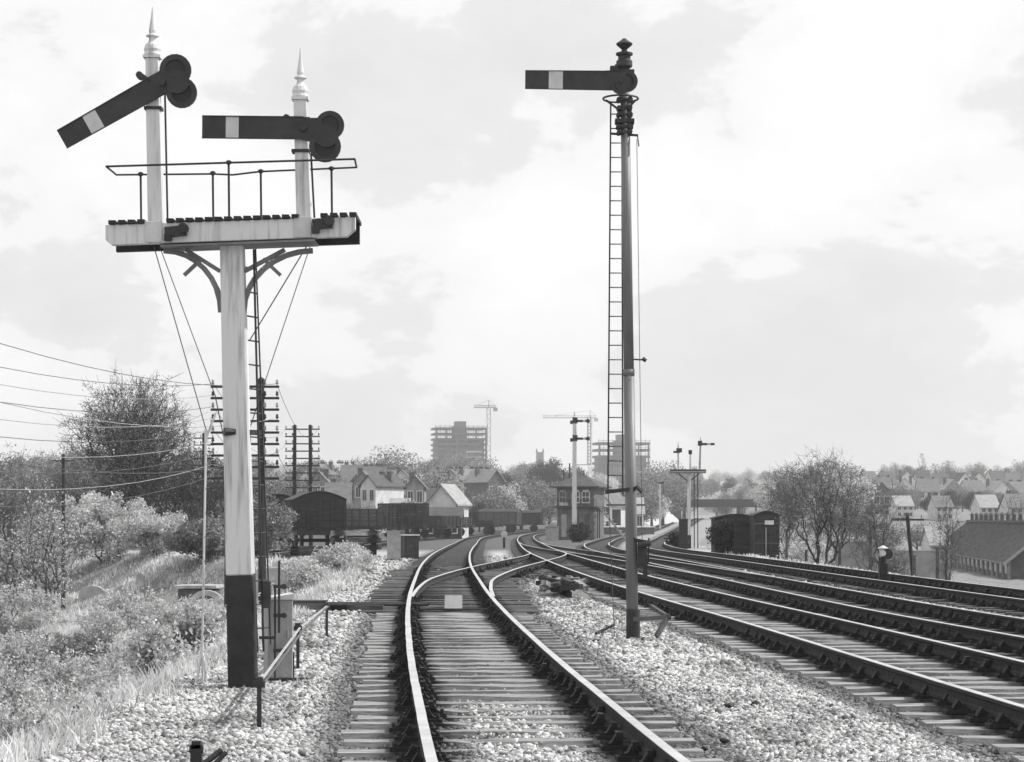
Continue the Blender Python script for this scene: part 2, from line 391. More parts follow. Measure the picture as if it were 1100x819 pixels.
# ------------------------------------------------------------------ loose ballast stones (real little stones near the camera)
def stones(n, ymin, ymax, smin, smax, seed):
    r = np.random.default_rng(seed)
    # uniform over the area seen, denser near
    Y = ymin + (ymax - ymin) * r.random(n) ** 1.15
    half = Y * .222 + .8
    X = (r.random(n) * 2 - 1) * half
    keep = (X > XL(Y) - .5 + r.normal(0, .35, n)) & (X < XR(Y) + 1.2)
    X = X[keep]; Y = Y[keep]
    td = track_dist(X, Y)
    keep = np.abs(td - .75) > .09
    X = X[keep]; Y = Y[keep]; td = td[keep]; n = len(X)
    s = (smin + (smax - smin) * r.random(n) ** 2)
    base = np.array([(-1,-1,-.8),(1,-1,-.6),(1,1,-.8),(-1,1,-.6),(-.9,-.5,.7),(.5,-.9,.6),(.9,.6,.5),(-.5,.8,.8)], float) * .5
    v = base[None] * s[:, None, None] * (1 + r.normal(0, .27, (n, 8, 3)))
    v *= (.7 + .6 * r.random((n, 1, 3)))
    a = r.random(n) * 6.283; t = r.normal(0, .5, n)
    ca, sa, ct, st = np.cos(a), np.sin(a), np.cos(t), np.sin(t)
    x = v[..., 0]; y2 = v[..., 1] * ct[:, None] - v[..., 2] * st[:, None]; z = v[..., 1] * st[:, None] + v[..., 2] * ct[:, None]
    v = np.stack([x * ca[:, None] - y2 * sa[:, None], x * sa[:, None] + y2 * ca[:, None], z], -1)
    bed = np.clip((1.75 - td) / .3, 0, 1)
    fr_ = np.exp(-((X - TR['L'](Y)) / .6) ** 4) * np.clip((25 - Y) / 5, 0, 1)
    Z = ground(X, Y) - .045 * bed + (.042 + r.normal(0, .006, n)) * fr_ * (r.random(n) < .5 + .5 * np.sin(Y * 3 + X * 2)) + s * .12 + r.normal(0, .008, n)
    v += np.stack([X, Y, Z], -1)[:, None, :]
    q = np.array([(0,3,2,1),(4,5,6,7),(0,1,5,4),(1,2,6,5),(2,3,7,6),(3,0,4,7)])
    f = (q[None] + 8 * np.arange(n)[:, None, None]).reshape(-1, 4)
    tone = .30 + 1.0 * r.random(n) ** .8
    d2 = (X - TR['L'](Y)); fresh = np.exp(-(d2 / .55) ** 2) * np.clip((26 - Y) / 6, 0, 1)
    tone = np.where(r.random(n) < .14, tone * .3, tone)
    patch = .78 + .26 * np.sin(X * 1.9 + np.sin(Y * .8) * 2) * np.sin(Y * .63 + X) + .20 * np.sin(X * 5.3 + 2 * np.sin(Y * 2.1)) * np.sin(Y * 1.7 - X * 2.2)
    near = np.clip((.42 - np.abs(td - .75)) / .12, 0, 1); tone *= 1 - .72 * near  # stones beside the rails carry rust stain and painted-in rail shadow
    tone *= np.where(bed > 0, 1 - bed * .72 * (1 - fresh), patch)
    tone = np.clip(tone, .03, 1.25)
    return v.reshape(-1, 3), f, np.repeat(tone, 6)
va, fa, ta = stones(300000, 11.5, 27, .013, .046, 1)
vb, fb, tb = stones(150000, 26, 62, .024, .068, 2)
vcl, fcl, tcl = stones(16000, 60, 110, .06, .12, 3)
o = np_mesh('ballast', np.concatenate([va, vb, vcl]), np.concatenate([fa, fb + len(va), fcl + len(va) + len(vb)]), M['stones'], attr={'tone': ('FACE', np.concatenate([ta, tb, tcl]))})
tag(o, 'pale loose ballast stones spread round and between the tracks', 'ballast', kind='stuff')

# ------------------------------------------------------------------ tracks
RT = .215                                       # rail head above the ballast
def arc_points(sp, y0, y1, step):
    pts = []; y = y0
    while y <= y1:
        dx = float(sp(y + .25) - sp(y - .25)) * 2
        pts.append((float(sp(y)), y, math.atan2(-dx, 1)))
        y += (step(y) if callable(step) else step) / math.sqrt(1 + dx * dx)
    return pts
prof = [(-.036,0,1),(-.034,-.006,0),(-.034,-.034,0),(-.011,-.05,0),(-.010,-.108,0),(-.026,-.12,0),(-.026,-.15,0),(.026,-.15,0),(.026,-.12,0),(.010,-.108,0),(.011,-.05,0),(.034,-.034,0),(.034,-.006,0),(.036,0,0)]
def rail_mesh(sp, y0, y1, off, lift, parent):
    pts = arc_points(sp, y0, y1, lambda y: max(.7, y * .022))
    rr = random.Random(int(y0 * 7 + off * 100)); mb = MB(); n = len(prof); vs = []
    for (x, y, a) in pts:
        jx = rr.gauss(0, .0015)
        for (px, pz, _) in prof:
            lx = off + px + jx
            vs.append((x + lx * math.cos(a), y + lx * math.sin(a), float(g(y)) + RT + lift + pz))
    fs = []; ms = []
    for i in range(len(pts) - 1):
        for k in range(n):
            k2 = (k + 1) % n
            fs.append((i*n+k, i*n+k2, (i+1)*n+k2, (i+1)*n+k)); ms.append(1 if k in (n - 1, 0, n-2) else 0)
    fs.append(tuple(range(n))); ms.append(0); fs.append(tuple(range(len(pts)*n-1, (len(pts)-1)*n-1, -1))); ms.append(0)
    mb.v = vs; mb.f = fs; mb.m = ms
    return mb.build('rail', [M['rail'], M['railtop']], parent)
def chair_mb():
    m = MB(); m.box((0,0,.016),(.36,.19,.032))
    m.plate([(-.15,.03),(-.028,.03),(-.028,.07),(-.06,.13),(-.10,.06)], -.05, .05)
    m.plate([(.15,.03),(.028,.03),(.028,.07),(.07,.12),(.11,.05)], -.05, .05)
    m.box((-.05,0,.10),(.045,.15,.06))
    for sx in (-.145, .145): m.tube((sx,.06,.03),(sx,.06,.06),.02,.015,6); m.tube((sx,-.06,.03),(sx,-.06,.06),.02,.015,6)
    return m
_chair = chair_mb().build('rail_chair', M['chair']); chair_me = _chair.data; bpy.data.objects.remove(_chair)
def sleeper_me(L_, mt, seed):
    rr = random.Random(seed); m = MB(); nx = 8
    vs = []
    for i in range(nx + 1):
        x = -L_/2 + L_ * i / nx
        for (yy, zz) in ((-.127,-.13),(-.127,0),(-.06,.004),(.06,.003),(.127,0),(.127,-.13)):
            vs.append((x + rr.gauss(0,.004), yy + rr.gauss(0,.005), zz + (rr.gauss(0,.005) if zz > -.1 else 0)))
    k = 6; fs = []
    for i in range(nx):
        for j in range(k):
            j2 = (j + 1) % k; fs.append((i*k+j, i*k+j2, (i+1)*k+j2, (i+1)*k+j))
    fs += [tuple(range(k)), tuple(range(nx*k+k-1, nx*k-1, -1))]
    m.v = vs; m.f = fs; m.m = [0] * len(fs)
    o = m.build('sleeper', mt); me = o.data; bpy.data.objects.remove(o); return me
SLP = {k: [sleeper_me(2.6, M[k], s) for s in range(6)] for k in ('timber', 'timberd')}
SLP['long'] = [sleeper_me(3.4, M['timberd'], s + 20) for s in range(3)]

def make_track(key, label, kinds, near=12, lift=0.0, ind=100, skip=None, group='railway tracks'):
    sp = TR[key]; y0, y1 = TRANGE[key]
    t = thing('railway_track', label, 'railway track', (0, 0, 0), 0, group)
    for s in (-1, 1): rail_mesh(sp, y0, y1, s * .752, lift, t)
    pts = arc_points(sp, y0, y1, .76 if key not in ('L',) else .74)
    if skip: pts = [p for p in pts if not skip(p)]
    rr = random.Random(hash(key) % 1000 if False else len(key) * 31 + int(y1))
    far = []; cnt = 0
    for i, (x, y, a) in enumerate(pts):
        z = float(g(y)) + .02 + lift
        pool = kinds(y)
        if y < near - 2: far.append((x, y, a, z, rr.choice(SLP[pool]))); continue
        if cnt < ind:
            me = rr.choice(SLP[pool])
            s = bpy.data.objects.new('sleeper', me); COL.objects.link(s); s.parent = t
            s.location = (x + rr.gauss(0,.035), y + rr.gauss(0,.02), z + rr.gauss(0, .006)); s.rotation_euler = (rr.gauss(0,.01), 0, a + rr.gauss(0,.012))
            for q in (-1, 1):
                c = bpy.data.objects.new('rail_chair', chair_me); COL.objects.link(c); c.parent = s
                c.location = (q * .752, 0, .003); c.rotation_euler = (0, 0, math.pi if q < 0 else 0)
            cnt += 1
        else: far.append((x, y, a, z, rr.choice(SLP[pool])))
    if far:
        V = []; Fc = []; o0 = 0; m = MB()
        for (x, y, a, z, me) in far:
            L_ = 2.6; m.box((x, y, z - .06), (L_, .25, .12), Matrix.Rotation(a, 3, 'Z'))
        fo = m.build('sleeper', M['timberd'], t); tag(fo, kind='stuff')
        m = MB()
        for (x, y, a, z, me) in far:
            for q in (-1, 1):
                cx, cy = x + q*.752*math.cos(a), y + q*.752*math.sin(a)
                m.box((cx, cy, z + .04), (.26, .16, .08), Matrix.Rotation(a, 3, 'Z'))
        fo = m.build('rail_chair', M['chair'], t); tag(fo, kind='stuff')
    return t
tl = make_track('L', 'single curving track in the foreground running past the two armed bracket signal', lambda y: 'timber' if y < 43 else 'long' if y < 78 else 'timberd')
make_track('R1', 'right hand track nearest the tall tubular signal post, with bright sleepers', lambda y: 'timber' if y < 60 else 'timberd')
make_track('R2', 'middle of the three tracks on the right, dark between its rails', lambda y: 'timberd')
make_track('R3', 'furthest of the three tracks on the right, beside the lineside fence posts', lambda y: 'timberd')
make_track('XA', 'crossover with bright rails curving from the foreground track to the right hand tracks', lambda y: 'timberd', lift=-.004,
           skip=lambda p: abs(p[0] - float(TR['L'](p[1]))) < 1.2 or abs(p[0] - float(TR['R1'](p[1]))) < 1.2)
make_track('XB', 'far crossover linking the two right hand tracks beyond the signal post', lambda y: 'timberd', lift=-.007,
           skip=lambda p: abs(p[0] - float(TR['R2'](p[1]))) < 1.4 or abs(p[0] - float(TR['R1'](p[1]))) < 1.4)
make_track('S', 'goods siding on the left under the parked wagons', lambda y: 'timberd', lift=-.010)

# ------------------------------------------------------------------ semaphore signals
def rect_arm(m, L0, L1, h0, h1, ang, stripe, y0, th=.012):
    """arm plate pointing to -x from (0,0), rotated down by ang; returns nothing"""
def rot2(p, a, c=(0, 0)):
    x, z = p[0] - c[0], p[1] - c[1]
    return (c[0] + x * math.cos(a) - z * math.sin(a), c[1] + x * math.sin(a) + z * math.cos(a))
def circ(cx, cz, r, n=20, a0=0, a1=2 * math.pi):
    return [(cx + r * math.cos(a0 + (a1 - a0) * k / n), cz + r * math.sin(a0 + (a1 - a0) * k / n)) for k in range(n)]
def make_arm(parent, px, pz, y, L_, h0, h1, ang, s0, s1, lobes, side=-1):
    """semaphore arm part with painted band, casting and two spectacle roundels; side -1 points left"""
    def T(p): q = rot2((p[0] * -side, p[1]), ang * -side if side > 0 else ang); return (px + q[0], pz + q[1])
    a = MB()
    segs = [(-L_, -s1, 0), (-s1, -s0, 1), (-s0, .06, 0)]
    hh = lambda x: h1 + (h0 - h1) * (x + L_) / L_
    for x0, x1, mi in segs:
        a.plate([T((x0, -hh(x0)/2)), T((x1, -hh(x1)/2)), T((x1, hh(x1)/2)), T((x0, hh(x0)/2))], y - .006, y + .006, mi)
    arm = a.build('signal_arm', [M['armred'], M['stripe']], parent)
    r = MB()                                                     # raised rim along the arm edges
    for sg in (-1, 1):
        p0 = T((-L_, sg*h1/2)); p1 = T((0, sg*h0/2))
        r.beam((p0[0], y - .010, p0[1]), (p1[0], y - .010, p1[1]), .012, .010)
    r.build('arm_rim', M['iron'], arm)
    sp = MB()
    for li, (cx, cz, rr) in enumerate(lobes):
        outer = [T(p) for p in circ(cx, cz, rr)]; inner = [T(p) for p in circ(cx, cz, rr * .66)]
        n = len(outer); vs = [(p[0], yy, p[1]) for yy in (y - .016 - .004*li, y + .02 + .004*li) for p in outer + inner]
        fs = []
        for k in range(n):
            k2 = (k + 1) % n
            fs += [(k, k2, n+k2, n+k), (2*n+k, 3*n+k, 3*n+k2, 2*n+k2), (k, 2*n+k, 2*n+k2, k2), (n+k, n+k2, 3*n+k2, 3*n+k)]
        sp.add(vs, fs)
    sp.plate([T((-.10,-h0*.42)), T((lobes[0][0]-lobes[0][2]*.2, lobes[-1][1])), T((lobes[0][0]-lobes[0][2]*.55, lobes[0][1]+lobes[0][2]*.5)), T((-.10,h0*.45))], y - .013, y + .013)
    mc = ((lobes[0][0] + lobes[1][0]) / 2, (lobes[0][1] + lobes[1][1]) / 2)
    sp.plate([T(p) for p in circ(mc[0] - .01, mc[1], .115)], y - .021, y + .024)
    sp.tube((px, y - .05, pz), (px, y + .16, pz), .035, .035, 10)
    spec = sp.build('spectacle', M['armred'], arm)
    for (cx, cz, rr) in lobes:
        gm_ = MB(); gm_.plate([T(p) for p in circ(cx, cz, rr * .665)], y - .003, y + .003); gm_.build('signal_glass', M['glass'], spec)
    return arm
def finial(parent, x, y, z, h, w, mt):
    f = MB()
    f.box((x, y, z + .012), (w * 1.35, w * 1.35, .025))
    f.lathe([(w*.62,.02),(w*.68,.04),(w*.62,.06),(w*.68,.09),(w*.58,.13),(w*.36,.155),(w*.30,.17),(w*.28,.20),(w*.52,.215),(w*.50,.225),(w*.24,.24),(w*.30,.27),(w*.22,.33),(w*.12,.41),(.005,h)], (x, y, z), 14)
    return f.build('finial', mt, parent, smooth=False)
def lamp(parent, x, y, z, s=1.0):
    m = MB(); m.box((x, y, z), (.13*s,.13*s,.2*s)); m.lathe([(.075*s,0),(.05*s,.05*s),(.03*s,.06*s),(.03*s,.1*s),(.045*s,.11*s),(.01,.13*s)], (x, y, z + .1*s), 10)
    m.tube((x, y - .065*s, z), (x, y - .11*s, z), .035*s, .04*s, 10)
    return m.build('signal_lamp', M['iron'], parent)
def ladder(parent, p0, p1, w, step, r=.011, mt='iron', off=Vector((1,0,0))):
    p0 = Vector(p0); p1 = Vector(p1); m = MB(); o = off * (w / 2)
    m.beam(p0 - o, p1 - o, .012, .045); m.beam(p0 + o, p1 + o, .012, .045)
    lad = m.build('ladder', M[mt], parent)
    n = int((p1 - p0).length / step)
    rr = MB()
    for k in range(1, n): q = p0.lerp(p1, k / n); rr.tube(q - o, q + o, r*.8, r*.8, 6)
    rr.build('rungs', M[mt], lad)
    return lad

# --- bracket signal in the left foreground
SA = thing('bracket_signal', 'tall white bracket signal with black foot and two arms in the left foreground', 'railway signal', (-2.613, 24.05, 0), 0, 'semaphore signals')
s_ = 110.2
def A(x, y): return ((x - 262) / s_, (740 - y) / s_)
def Av(x, y, d=0): # point at extra depth d behind the post
    k = (24.05 + d) / 24.05
    return Vector((((x - 550) * k - (262 - 550)) / s_, d, CZ + (HZ - y) / s_ * k))
m = MB(); b0 = A(262, 742); b1 = A(258.3, 618); b2 = A(249.5, 262)
z618 = b1[1]
m.beam((b1[0], 0, z618), (b2[0], 0, b2[1] + .03), .262, .25, .222, .22)
post = m.build('post', M['white'], SA, bevel=.012); 
m = MB(); m.beam((b0[0], 0, -.3), (b1[0], 0, z618), .272, .26, .264, .252); m.build('post_base', M['black'], SA, bevel=.012)
# landing
def platf(x): return Av(x, 0)[0]
m = MB()
for d, yt0, yb0, yt1, yb1 in ((-.17, 242, 263, 236.5, 256),):
    p0 = Av(114, 242.5, d); p1 = Av(382, 233.5, d); q0 = Av(114, 264, d); q1 = Av(382, 255, d)
    pts = [(p0.x, p0.z), (q0.x, q0.z + .05), (q0.x + .06, q0.z), (q1.x - .08, q1.z), (q1.x + .0, q1.z + .07), (p1.x, p1.z)]
    m.plate(pts, d - .05, d + .05)
m.build('landing_beam', M['white'], SA, bevel=.006)
m = MB(); d = .42
p0 = Av(114, 242.5, -.17); p1 = Av(382, 233.5, -.17)
m.plate([(p0.x, p0.z), (p0.x, p0.z - .19), (p1.x, p1.z - .19), (p1.x, p1.z)], d, d + .09)
m.build('landing_beam', M['black'], SA)
slope = (p1.z - p0.z) / (p1.x - p0.x)
pk = MB(); x = p0.x + .03; k = 0
while x < p1.x - .05:
    # boards lie across the two beams
    if abs(x - Av(168, 0).x) > .085 and abs(x - Av(327, 0).x) > .085:
        pk.box((x + .036, .17, p0.z + slope * (x - p0.x) + .024), (.068, .84, .036))
    x += .093; k += 1
pk.build('decking', M['black'], SA)
# soffit iron plate and brackets
m = MB()
for sg, ex in ((-1, A(176, 0)[0]), (1, A(336, 0)[0])):
    cx = b2[0]; top = p0.z - .205
    arc = []
    for t in np.linspace(0, 1, 9):
        xx = cx + sg * .11 + (ex - cx - sg * .11) * (1 - math.cos(t * math.pi / 2)); zz = top - .62 + .60 * math.sin(t * math.pi / 2)
        arc.append(Vector((xx, .0, zz)))
    for a_, b_ in zip(arc[:-1], arc[1:]): m.beam(a_, b_, .055, .05)
    m.beam((cx + sg * .12, 0, top - .22), ((cx + ex) / 2 + sg * .12, 0, top - .01), .045, .04)
    m.beam((cx + sg * .3, 0, top - .10), (cx + sg * .47, 0, top - .26), .04, .035)
m.beam((Av(176,0).x, 0, p0.z - .205), (Av(340,0).x, 0, p0.z - .195 + slope * 1.4), .5, .018)
m.build('bracket', M['steel'], SA)
# dolls
def doll(x0, y0, x1, y1, w0, w1):
    m = MB(); a = Av(x0, y0); b = Av(x1, y1); m.beam(a, b, w0, w0, w1, w1); return m.build('doll_post', M['white'], SA, bevel=.006)
doll(168.3, 262, 163.8, 63, .150, .125); doll(327.5, 256, 322.6, 108, .148, .125)
finial(SA, Av(163.8, 63).x, 0, Av(0, 63).z, .50, .125, M['white']); finial(SA, Av(322.6, 108).x, 0, Av(0, 108).z, .51, .12, M['white'])
# iron straps of the dolls on the beam
for x, yy in ((168.3, 252), (327, 247)):
    m = MB(); c = Av(x, yy); m.box((c.x, -.225, c.z), (.17, .012, .20)); m.build('strap', M['white2'], SA, bevel=.003)
for x0, x1, yy in ((181, 204, 253), (338, 359, 245)):
    m = MB(); a = Av(x0, yy); b = Av(x1, yy - 1)
    m.beam((a.x, -.255, a.z), (b.x, -.255, b.z + .01), .05, .10); m.tube((b.x - .03, -.30, b.z + .03), (b.x - .03, -.20, b.z + .03), .05, .05, 10)
    m.box((a.x + .03, -.26, a.z - .05), (.07, .05, .07)); m.build('signal_crank', M['iron'], SA)
# arms
pA = Av(176, 91); make_arm(SA, pA.x, pA.z, -.10, 1.12, .215, .195, R(29.5), .70, .84, [(.17, .045, .155), (.115, -.175, .15)])
pB = Av(327, 139.5); make_arm(SA, pB.x, pB.z, -.10, .985, .215, .215, R(-.6), .63, .755, [(.255, .03, .14), (.21, -.175, .155)])
lamp(SA, Av(186, 0).x, .14, Av(0, 82).z - .08, .9); lamp(SA, Av(345, 0).x, .14, Av(0, 150).z, .9)
for x, yy in ((164, 84), (322, 130)):
    m = MB(); c = Av(x, yy); m.beam((c.x - .14, -.02, c.z + .04), (c.x - .01, -.10, c.z - .06), .03, .05); m.tube((c.x - .13, -.02, c.z + .03), (c.x - .13, .12, c.z + .03), .035, .035, 8)
    m.build('arm_bearing', M['iron'], SA)
    for zz in (-.05, -.30): m = MB(); m.box((c.x + .01, 0, c.z + zz), (.17, .16, .03)); m.build('post_band', M['iron'], SA)
m = MB(); m.tube(Av(177, 96, -.12), Av(180, 240, -.12), .010, n=6); m.build('down_rod', M['iron'], SA); m = MB(); m.tube(Av(334, 165, -.12), Av(338, 240, -.12), .010, n=6)
m.build('down_rod', M['iron'], SA)
# handrail loop with stanchions
m = MB(); df, dr = -.20, .52
loop = [Av(114, 179, df), Av(245, 175, df), Av(381, 171, df)]
rear = [Av(125, 188, dr), Av(228, 187, dr), Av(250, 188, dr), Av(279, 184.5, dr), Av(383, 180, dr)]
m.path(loop, .011); m.path(rear, .010); m.tube(loop[0], rear[0], .010, n=6); m.tube(loop[-1], rear[-1], .010, n=6)
hr = m.build('handrail', M['iron'], SA)
for (x, yt, yb, d) in ((245.5, 174.5, 240, df), (151, 187, 243, dr), (228.5, 186, 243, dr), (280, 184, 240, dr), (356, 181, 237, dr)):
    m = MB(); m.tube(Av(x, yt, d), Av(x + .6, yb, d), .011, n=6); c = Av(x, yt, d); m.lathe([(.012,-.025),(.028,-.01),(.028,.01),(.012,.02)], c, 8); m.build('stanchion', M['iron'], hr)
# ladder behind the post and brackets to it
ladder(SA, Av(284, 700, .75), Av(267, 262, .35), .30, .23, off=Vector((.35, .94, 0)))
m = MB(); a = Av(262, 464, -.15); m.beam((b2[0], -.13, a.z), (b2[0] + .26, .12, a.z), .05, .05); m.tube((b2[0] - .06, -.16, a.z), (b2[0] + .03, -.12, a.z), .04, .03, 8)
m.build('rod_guide', M['iron'], SA)
m = MB(); m.tube(Av(272.5, 268, -.05), Av(283, 700, -.05), .011, n=6); m.build('down_rod', M['iron'], SA)
m = MB()
def wire(mb, a, b, r=.006, sag=0.0, n=4, seg=1):
    a = Vector(a); b = Vector(b); pts = []
    for k in range(seg + 1):
        t = k / seg; q = a.lerp(b, t); q.z -= sag * 4 * t * (1 - t); pts.append(q)
    for p, q in zip(pts[:-1], pts[1:]): mb.tube(p, q, r, r, n, False)
fork = Av(221, 461, .5)
wire(m, Av(165, 264, .1), fork, .006); wire(m, Av(171, 264, .3), Av(231, 425, 1.0), .006); wire(m, Av(231, 425, 1.0), Av(275, 640, 2.6), .006)
wire(m, Av(331, 262, .2), Av(268, 366, .05), .006); wire(m, Av(334, 262, .4), Av(284, 412, .8), .006); wire(m, Av(284, 412, .8), Av(262, 480, 1.2), .006)
m.build('guy_wire', M['wire'], SA)
gb = Av(217, 742, .5); gx = gb.x
gzl = gz(gx - 2.613, 24.55)
m = MB(); m.tube((fork.x, .5, fork.z), (fork.x, .5, fork.z - .25), .015, n=8); m.tube((fork.x, .5, fork.z - .2), (gx, .5, gzl + .27), .011, n=8)
for q in ((-.07, -.04), (.06, -.05), (0, .07)): m.tube((gx, .5, gzl + .33), (gx + q[0], .5 + q[1], gzl - .05), .012, n=6)
m.tube((fork.x, .5, fork.z - .1), (fork.x + .10, .5, fork.z + .16), .012, n=6)
m.build('guy_rod', M['white'], SA)
# gear at the post foot
m = MB()
c = A(290, 640)
m.box((c[0] - .02, -.1, .92), (.07, .12, .26)); m.tube((c[0] + .10, -.12, .55), (c[0] + .10, -.12, 1.25), .012, n=6); m.tube((c[0] + .06, -.12, .1), (c[0] + .06, -.12, 1.0), .01, n=6)
for z in (1.0, .72, .38): m.box((c[0] + .10, -.12, z), (.11, .05, .035)); m.tube((c[0] + .15, -.16, z), (c[0] + .15, -.06, z), .028, n=8)
m.box((c[0] - .02, -.05, .5), (.16, .04, .03))
m.build('balance_lever', M['iron'], SA)

# --- tubular signal right of centre
SB = thing('tubular_signal', 'very tall tubular steel signal with one level arm and long ladder', 'railway signal', (1.645, 33.52, 0), 0, 'semaphore signals')
q_ = 79.04
def Bv(x, y, d=0):
    k = (33.52 + d) / 33.52
    return Vector((((x - 550) * k - (680 - 550)) / q_, d, CZ + (HZ - y) / q_ * k))
m = MB(); top = Bv(671.2, 98)
m.tube((0, 0, -.3), Bv(675.5, 400), .082, .074, 20); m.tube(Bv(675.5, 400), top, .070, .062, 20)
m.tube(Bv(675.5, 404), Bv(675.5, 397), .079, .079, 20)
post = m.build('post', M['steel'], SB, smooth=False)
for p in post.data.polygons: p.use_smooth = len(p.vertices) == 4
m = MB(); m.tube(top, Bv(670.6, 62), .072, .072, 16); t2 = Bv(670.6, 62)
m.lathe([(.095,-.14),(.11,-.12),(.11,-.05),(.085,-.03),(.085,.02),(.115,.03),(.115,.06),(.06,.075),(.035,.09),(.04,.11),(.10,.16),(.115,.185),(.09,.205),(.05,.23),(.03,.25),(.01,.26)], t2, 16)
m.build('post_cap', M['iron'], SB)
m = MB()
for yy, w_, h_ in ((108, .22, .03), (117, .2, .05), (124, .22, .03), (131, .26, .06), (137, .23, .04), (143, .2, .03), (80, .26, .10)):
    c = Bv(670.8, yy); m.box((c.x, 0, c.z), (w_, .2, h_)); m.tube((c.x + .07, -.13, c.z), (c.x + .07, .1, c.z), .035, n=8); m.tube((c.x - .08, -.12, c.z), (c.x - .08, .1, c.z), .03, n=8)
c = Bv(662, 112)
m.beam((c.x, -.1, c.z + .3), (c.x + .12, -.08, c.z - .25), .02, .03)
a = Bv(655, 144); b = Bv(683, 146); m.beam((a.x, -.02, a.z), (b.x + .03, -.02, b.z), .025, .03); m.tube((b.x + .02, -.02, b.z), (b.x + .04, -.02, b.z - .15), .008, n=6)
m.build('arm_bearing', M['iron'], SB)
# hoops of the lamp platform
m = MB(); c = Bv(667, 105)
for k in range(20):
    t0 = 2*math.pi*k/20; t1 = 2*math.pi*(k+1)/20
    m.tube((c.x + .24*math.cos(t0), .1 + .30*math.sin(t0), c.z), (c.x + .24*math.cos(t1), .1 + .30*math.sin(t1), c.z), .014, n=6)
m.beam((c.x - .20, .1, c.z - .02), (c.x + .05, .02, c.z - .22), .015, .03); m.beam((c.x + .20, .1, c.z - .02), (c.x + .05, .02, c.z - .2), .015, .03)
m.build('lamp_stage', M['iron'], SB)
pB2 = Bv(666, 89); make_arm(SB, pB2.x, pB2.z, -.13, 1.29, .26, .245, R(-.7), .78, .97, [(.09, -.005, .145), (.0, -.05, .13)])
lamp(SB, Bv(664, 0).x, .18, Bv(0, 84).z, 1.0); m = MB(); m.box(Bv(655, 79, 0), (.10,.16,.05)); m.box(Bv(660, 77, .05), (.12,.2,.12)); m.build('arm_stop', M['iron'], SB)
# ladder standing off in front-left of the post
L0 = Bv(655.5, 531, .0); L1 = Bv(660.5, 112, .0)
m = MB(); m.tube(Bv(653, 531, -.1), Bv(656, 112, -.1), .011, n=6); m.tube(Bv(669, 531, .25), Bv(668, 112, .25), .011, n=6)
lad = m.build('ladder', M['iron'], SB); m = MB(); n = 26
for k in range(n + 1):
    t = (k + .3) / (n + 1); m.tube(Bv(653, 531, -.1).lerp(Bv(656, 112, -.1), t), Bv(669, 531, .25).lerp(Bv(668, 112, .25), t), .009, n=6)
m.build('rungs', M['iron'], lad)
m = MB(); m.beam(Bv(650, 529, -.1), Bv(683, 525, -.05), .03, .05); m.tube(Bv(683, 522, -.1), Bv(690, 529, -.1), .03, n=6); m.tube(Bv(676, 386, 0), Bv(694, 387, 0), .012, n=6); m.tube(Bv(690, 385, 0), Bv(694, 388, 0), .03, n=6)
m.build('ladder_stay', M['iron'], SB)
m = MB(); m.tube(Bv(653.5, 531, -.12), Bv(660, 684, -.12), .006, n=5); m.tube(Bv(684, 150, -.1), Bv(690, 600, -.1), .005, n=5); m.build('signal_wire', M['wire'], SB)
m = MB()   # timber stay at the foot
m.beam(Bv(680, 665.5, -.12), Bv(719, 663, -.12), .07, .055); m.beam(Bv(718, 661, -.1), Bv(705, 684, -.3), .05, .06); m.beam(Bv(719, 664, -.1), Bv(699, 651, .7), .05, .05)
m.beam(Bv(640, 681, -.25), Bv(660, 671, .1), .03, .03); m.tube(Bv(668, 687, 0), Bv(692, 687, 0), .03, n=6)
m.build('foot_stay', M['timberd'], SB)
m = MB(); m.tube((0,0,.02), (0,0,.42), .094, n=16); m.box(Bv(690, 594, -.06), (.12,.16,.34)); m.box(Bv(693, 612, -.04), (.06,.10,.22)); m.beam(Bv(680, 580, -.06), Bv(697, 583, -.06), .03, .05); m.tube(Bv(686, 586, -.16), Bv(699, 584, -.16), .035, n=8); m.beam(Bv(697, 578, -.06), Bv(696, 606, -.06), .02, .03)
m.build('balance_lever', M['iron'], SB)

# --- small things at the left signal
CA = thing('relay_cabinet', 'grey upright metal cabinet beside the foot of the white and black bracket signal', 'cabinet', (-2.38, 25.1, gz(-2.38, 25.1)), R(14), 'trackside cabinets')
m = MB(); m.box((0,0,.42), (.255,.32,.84)); m.build('cabinet_body', M['cab'], CA, bevel=.008)
m = MB(); m.plate([(-.14,.838),(.14,.838),(.14,.90),(-.14,.855)], -.18, .18); m.build('cabinet_lid', M['white2'], CA)
m = MB(); m.box((-.01,-.164,.42), (.205,.008,.74)); m.tube((.07,-.175,.45), (.07,-.175,.53), .008, n=6); m.build('cabinet_door', M['cab'], CA)
m = MB(); m.box((.135, -.08, .15), (.03,.05,.30)); m.box((0,0,.02), (.32,.38,.05)); m.build('cabinet_foot', M['iron'], CA)

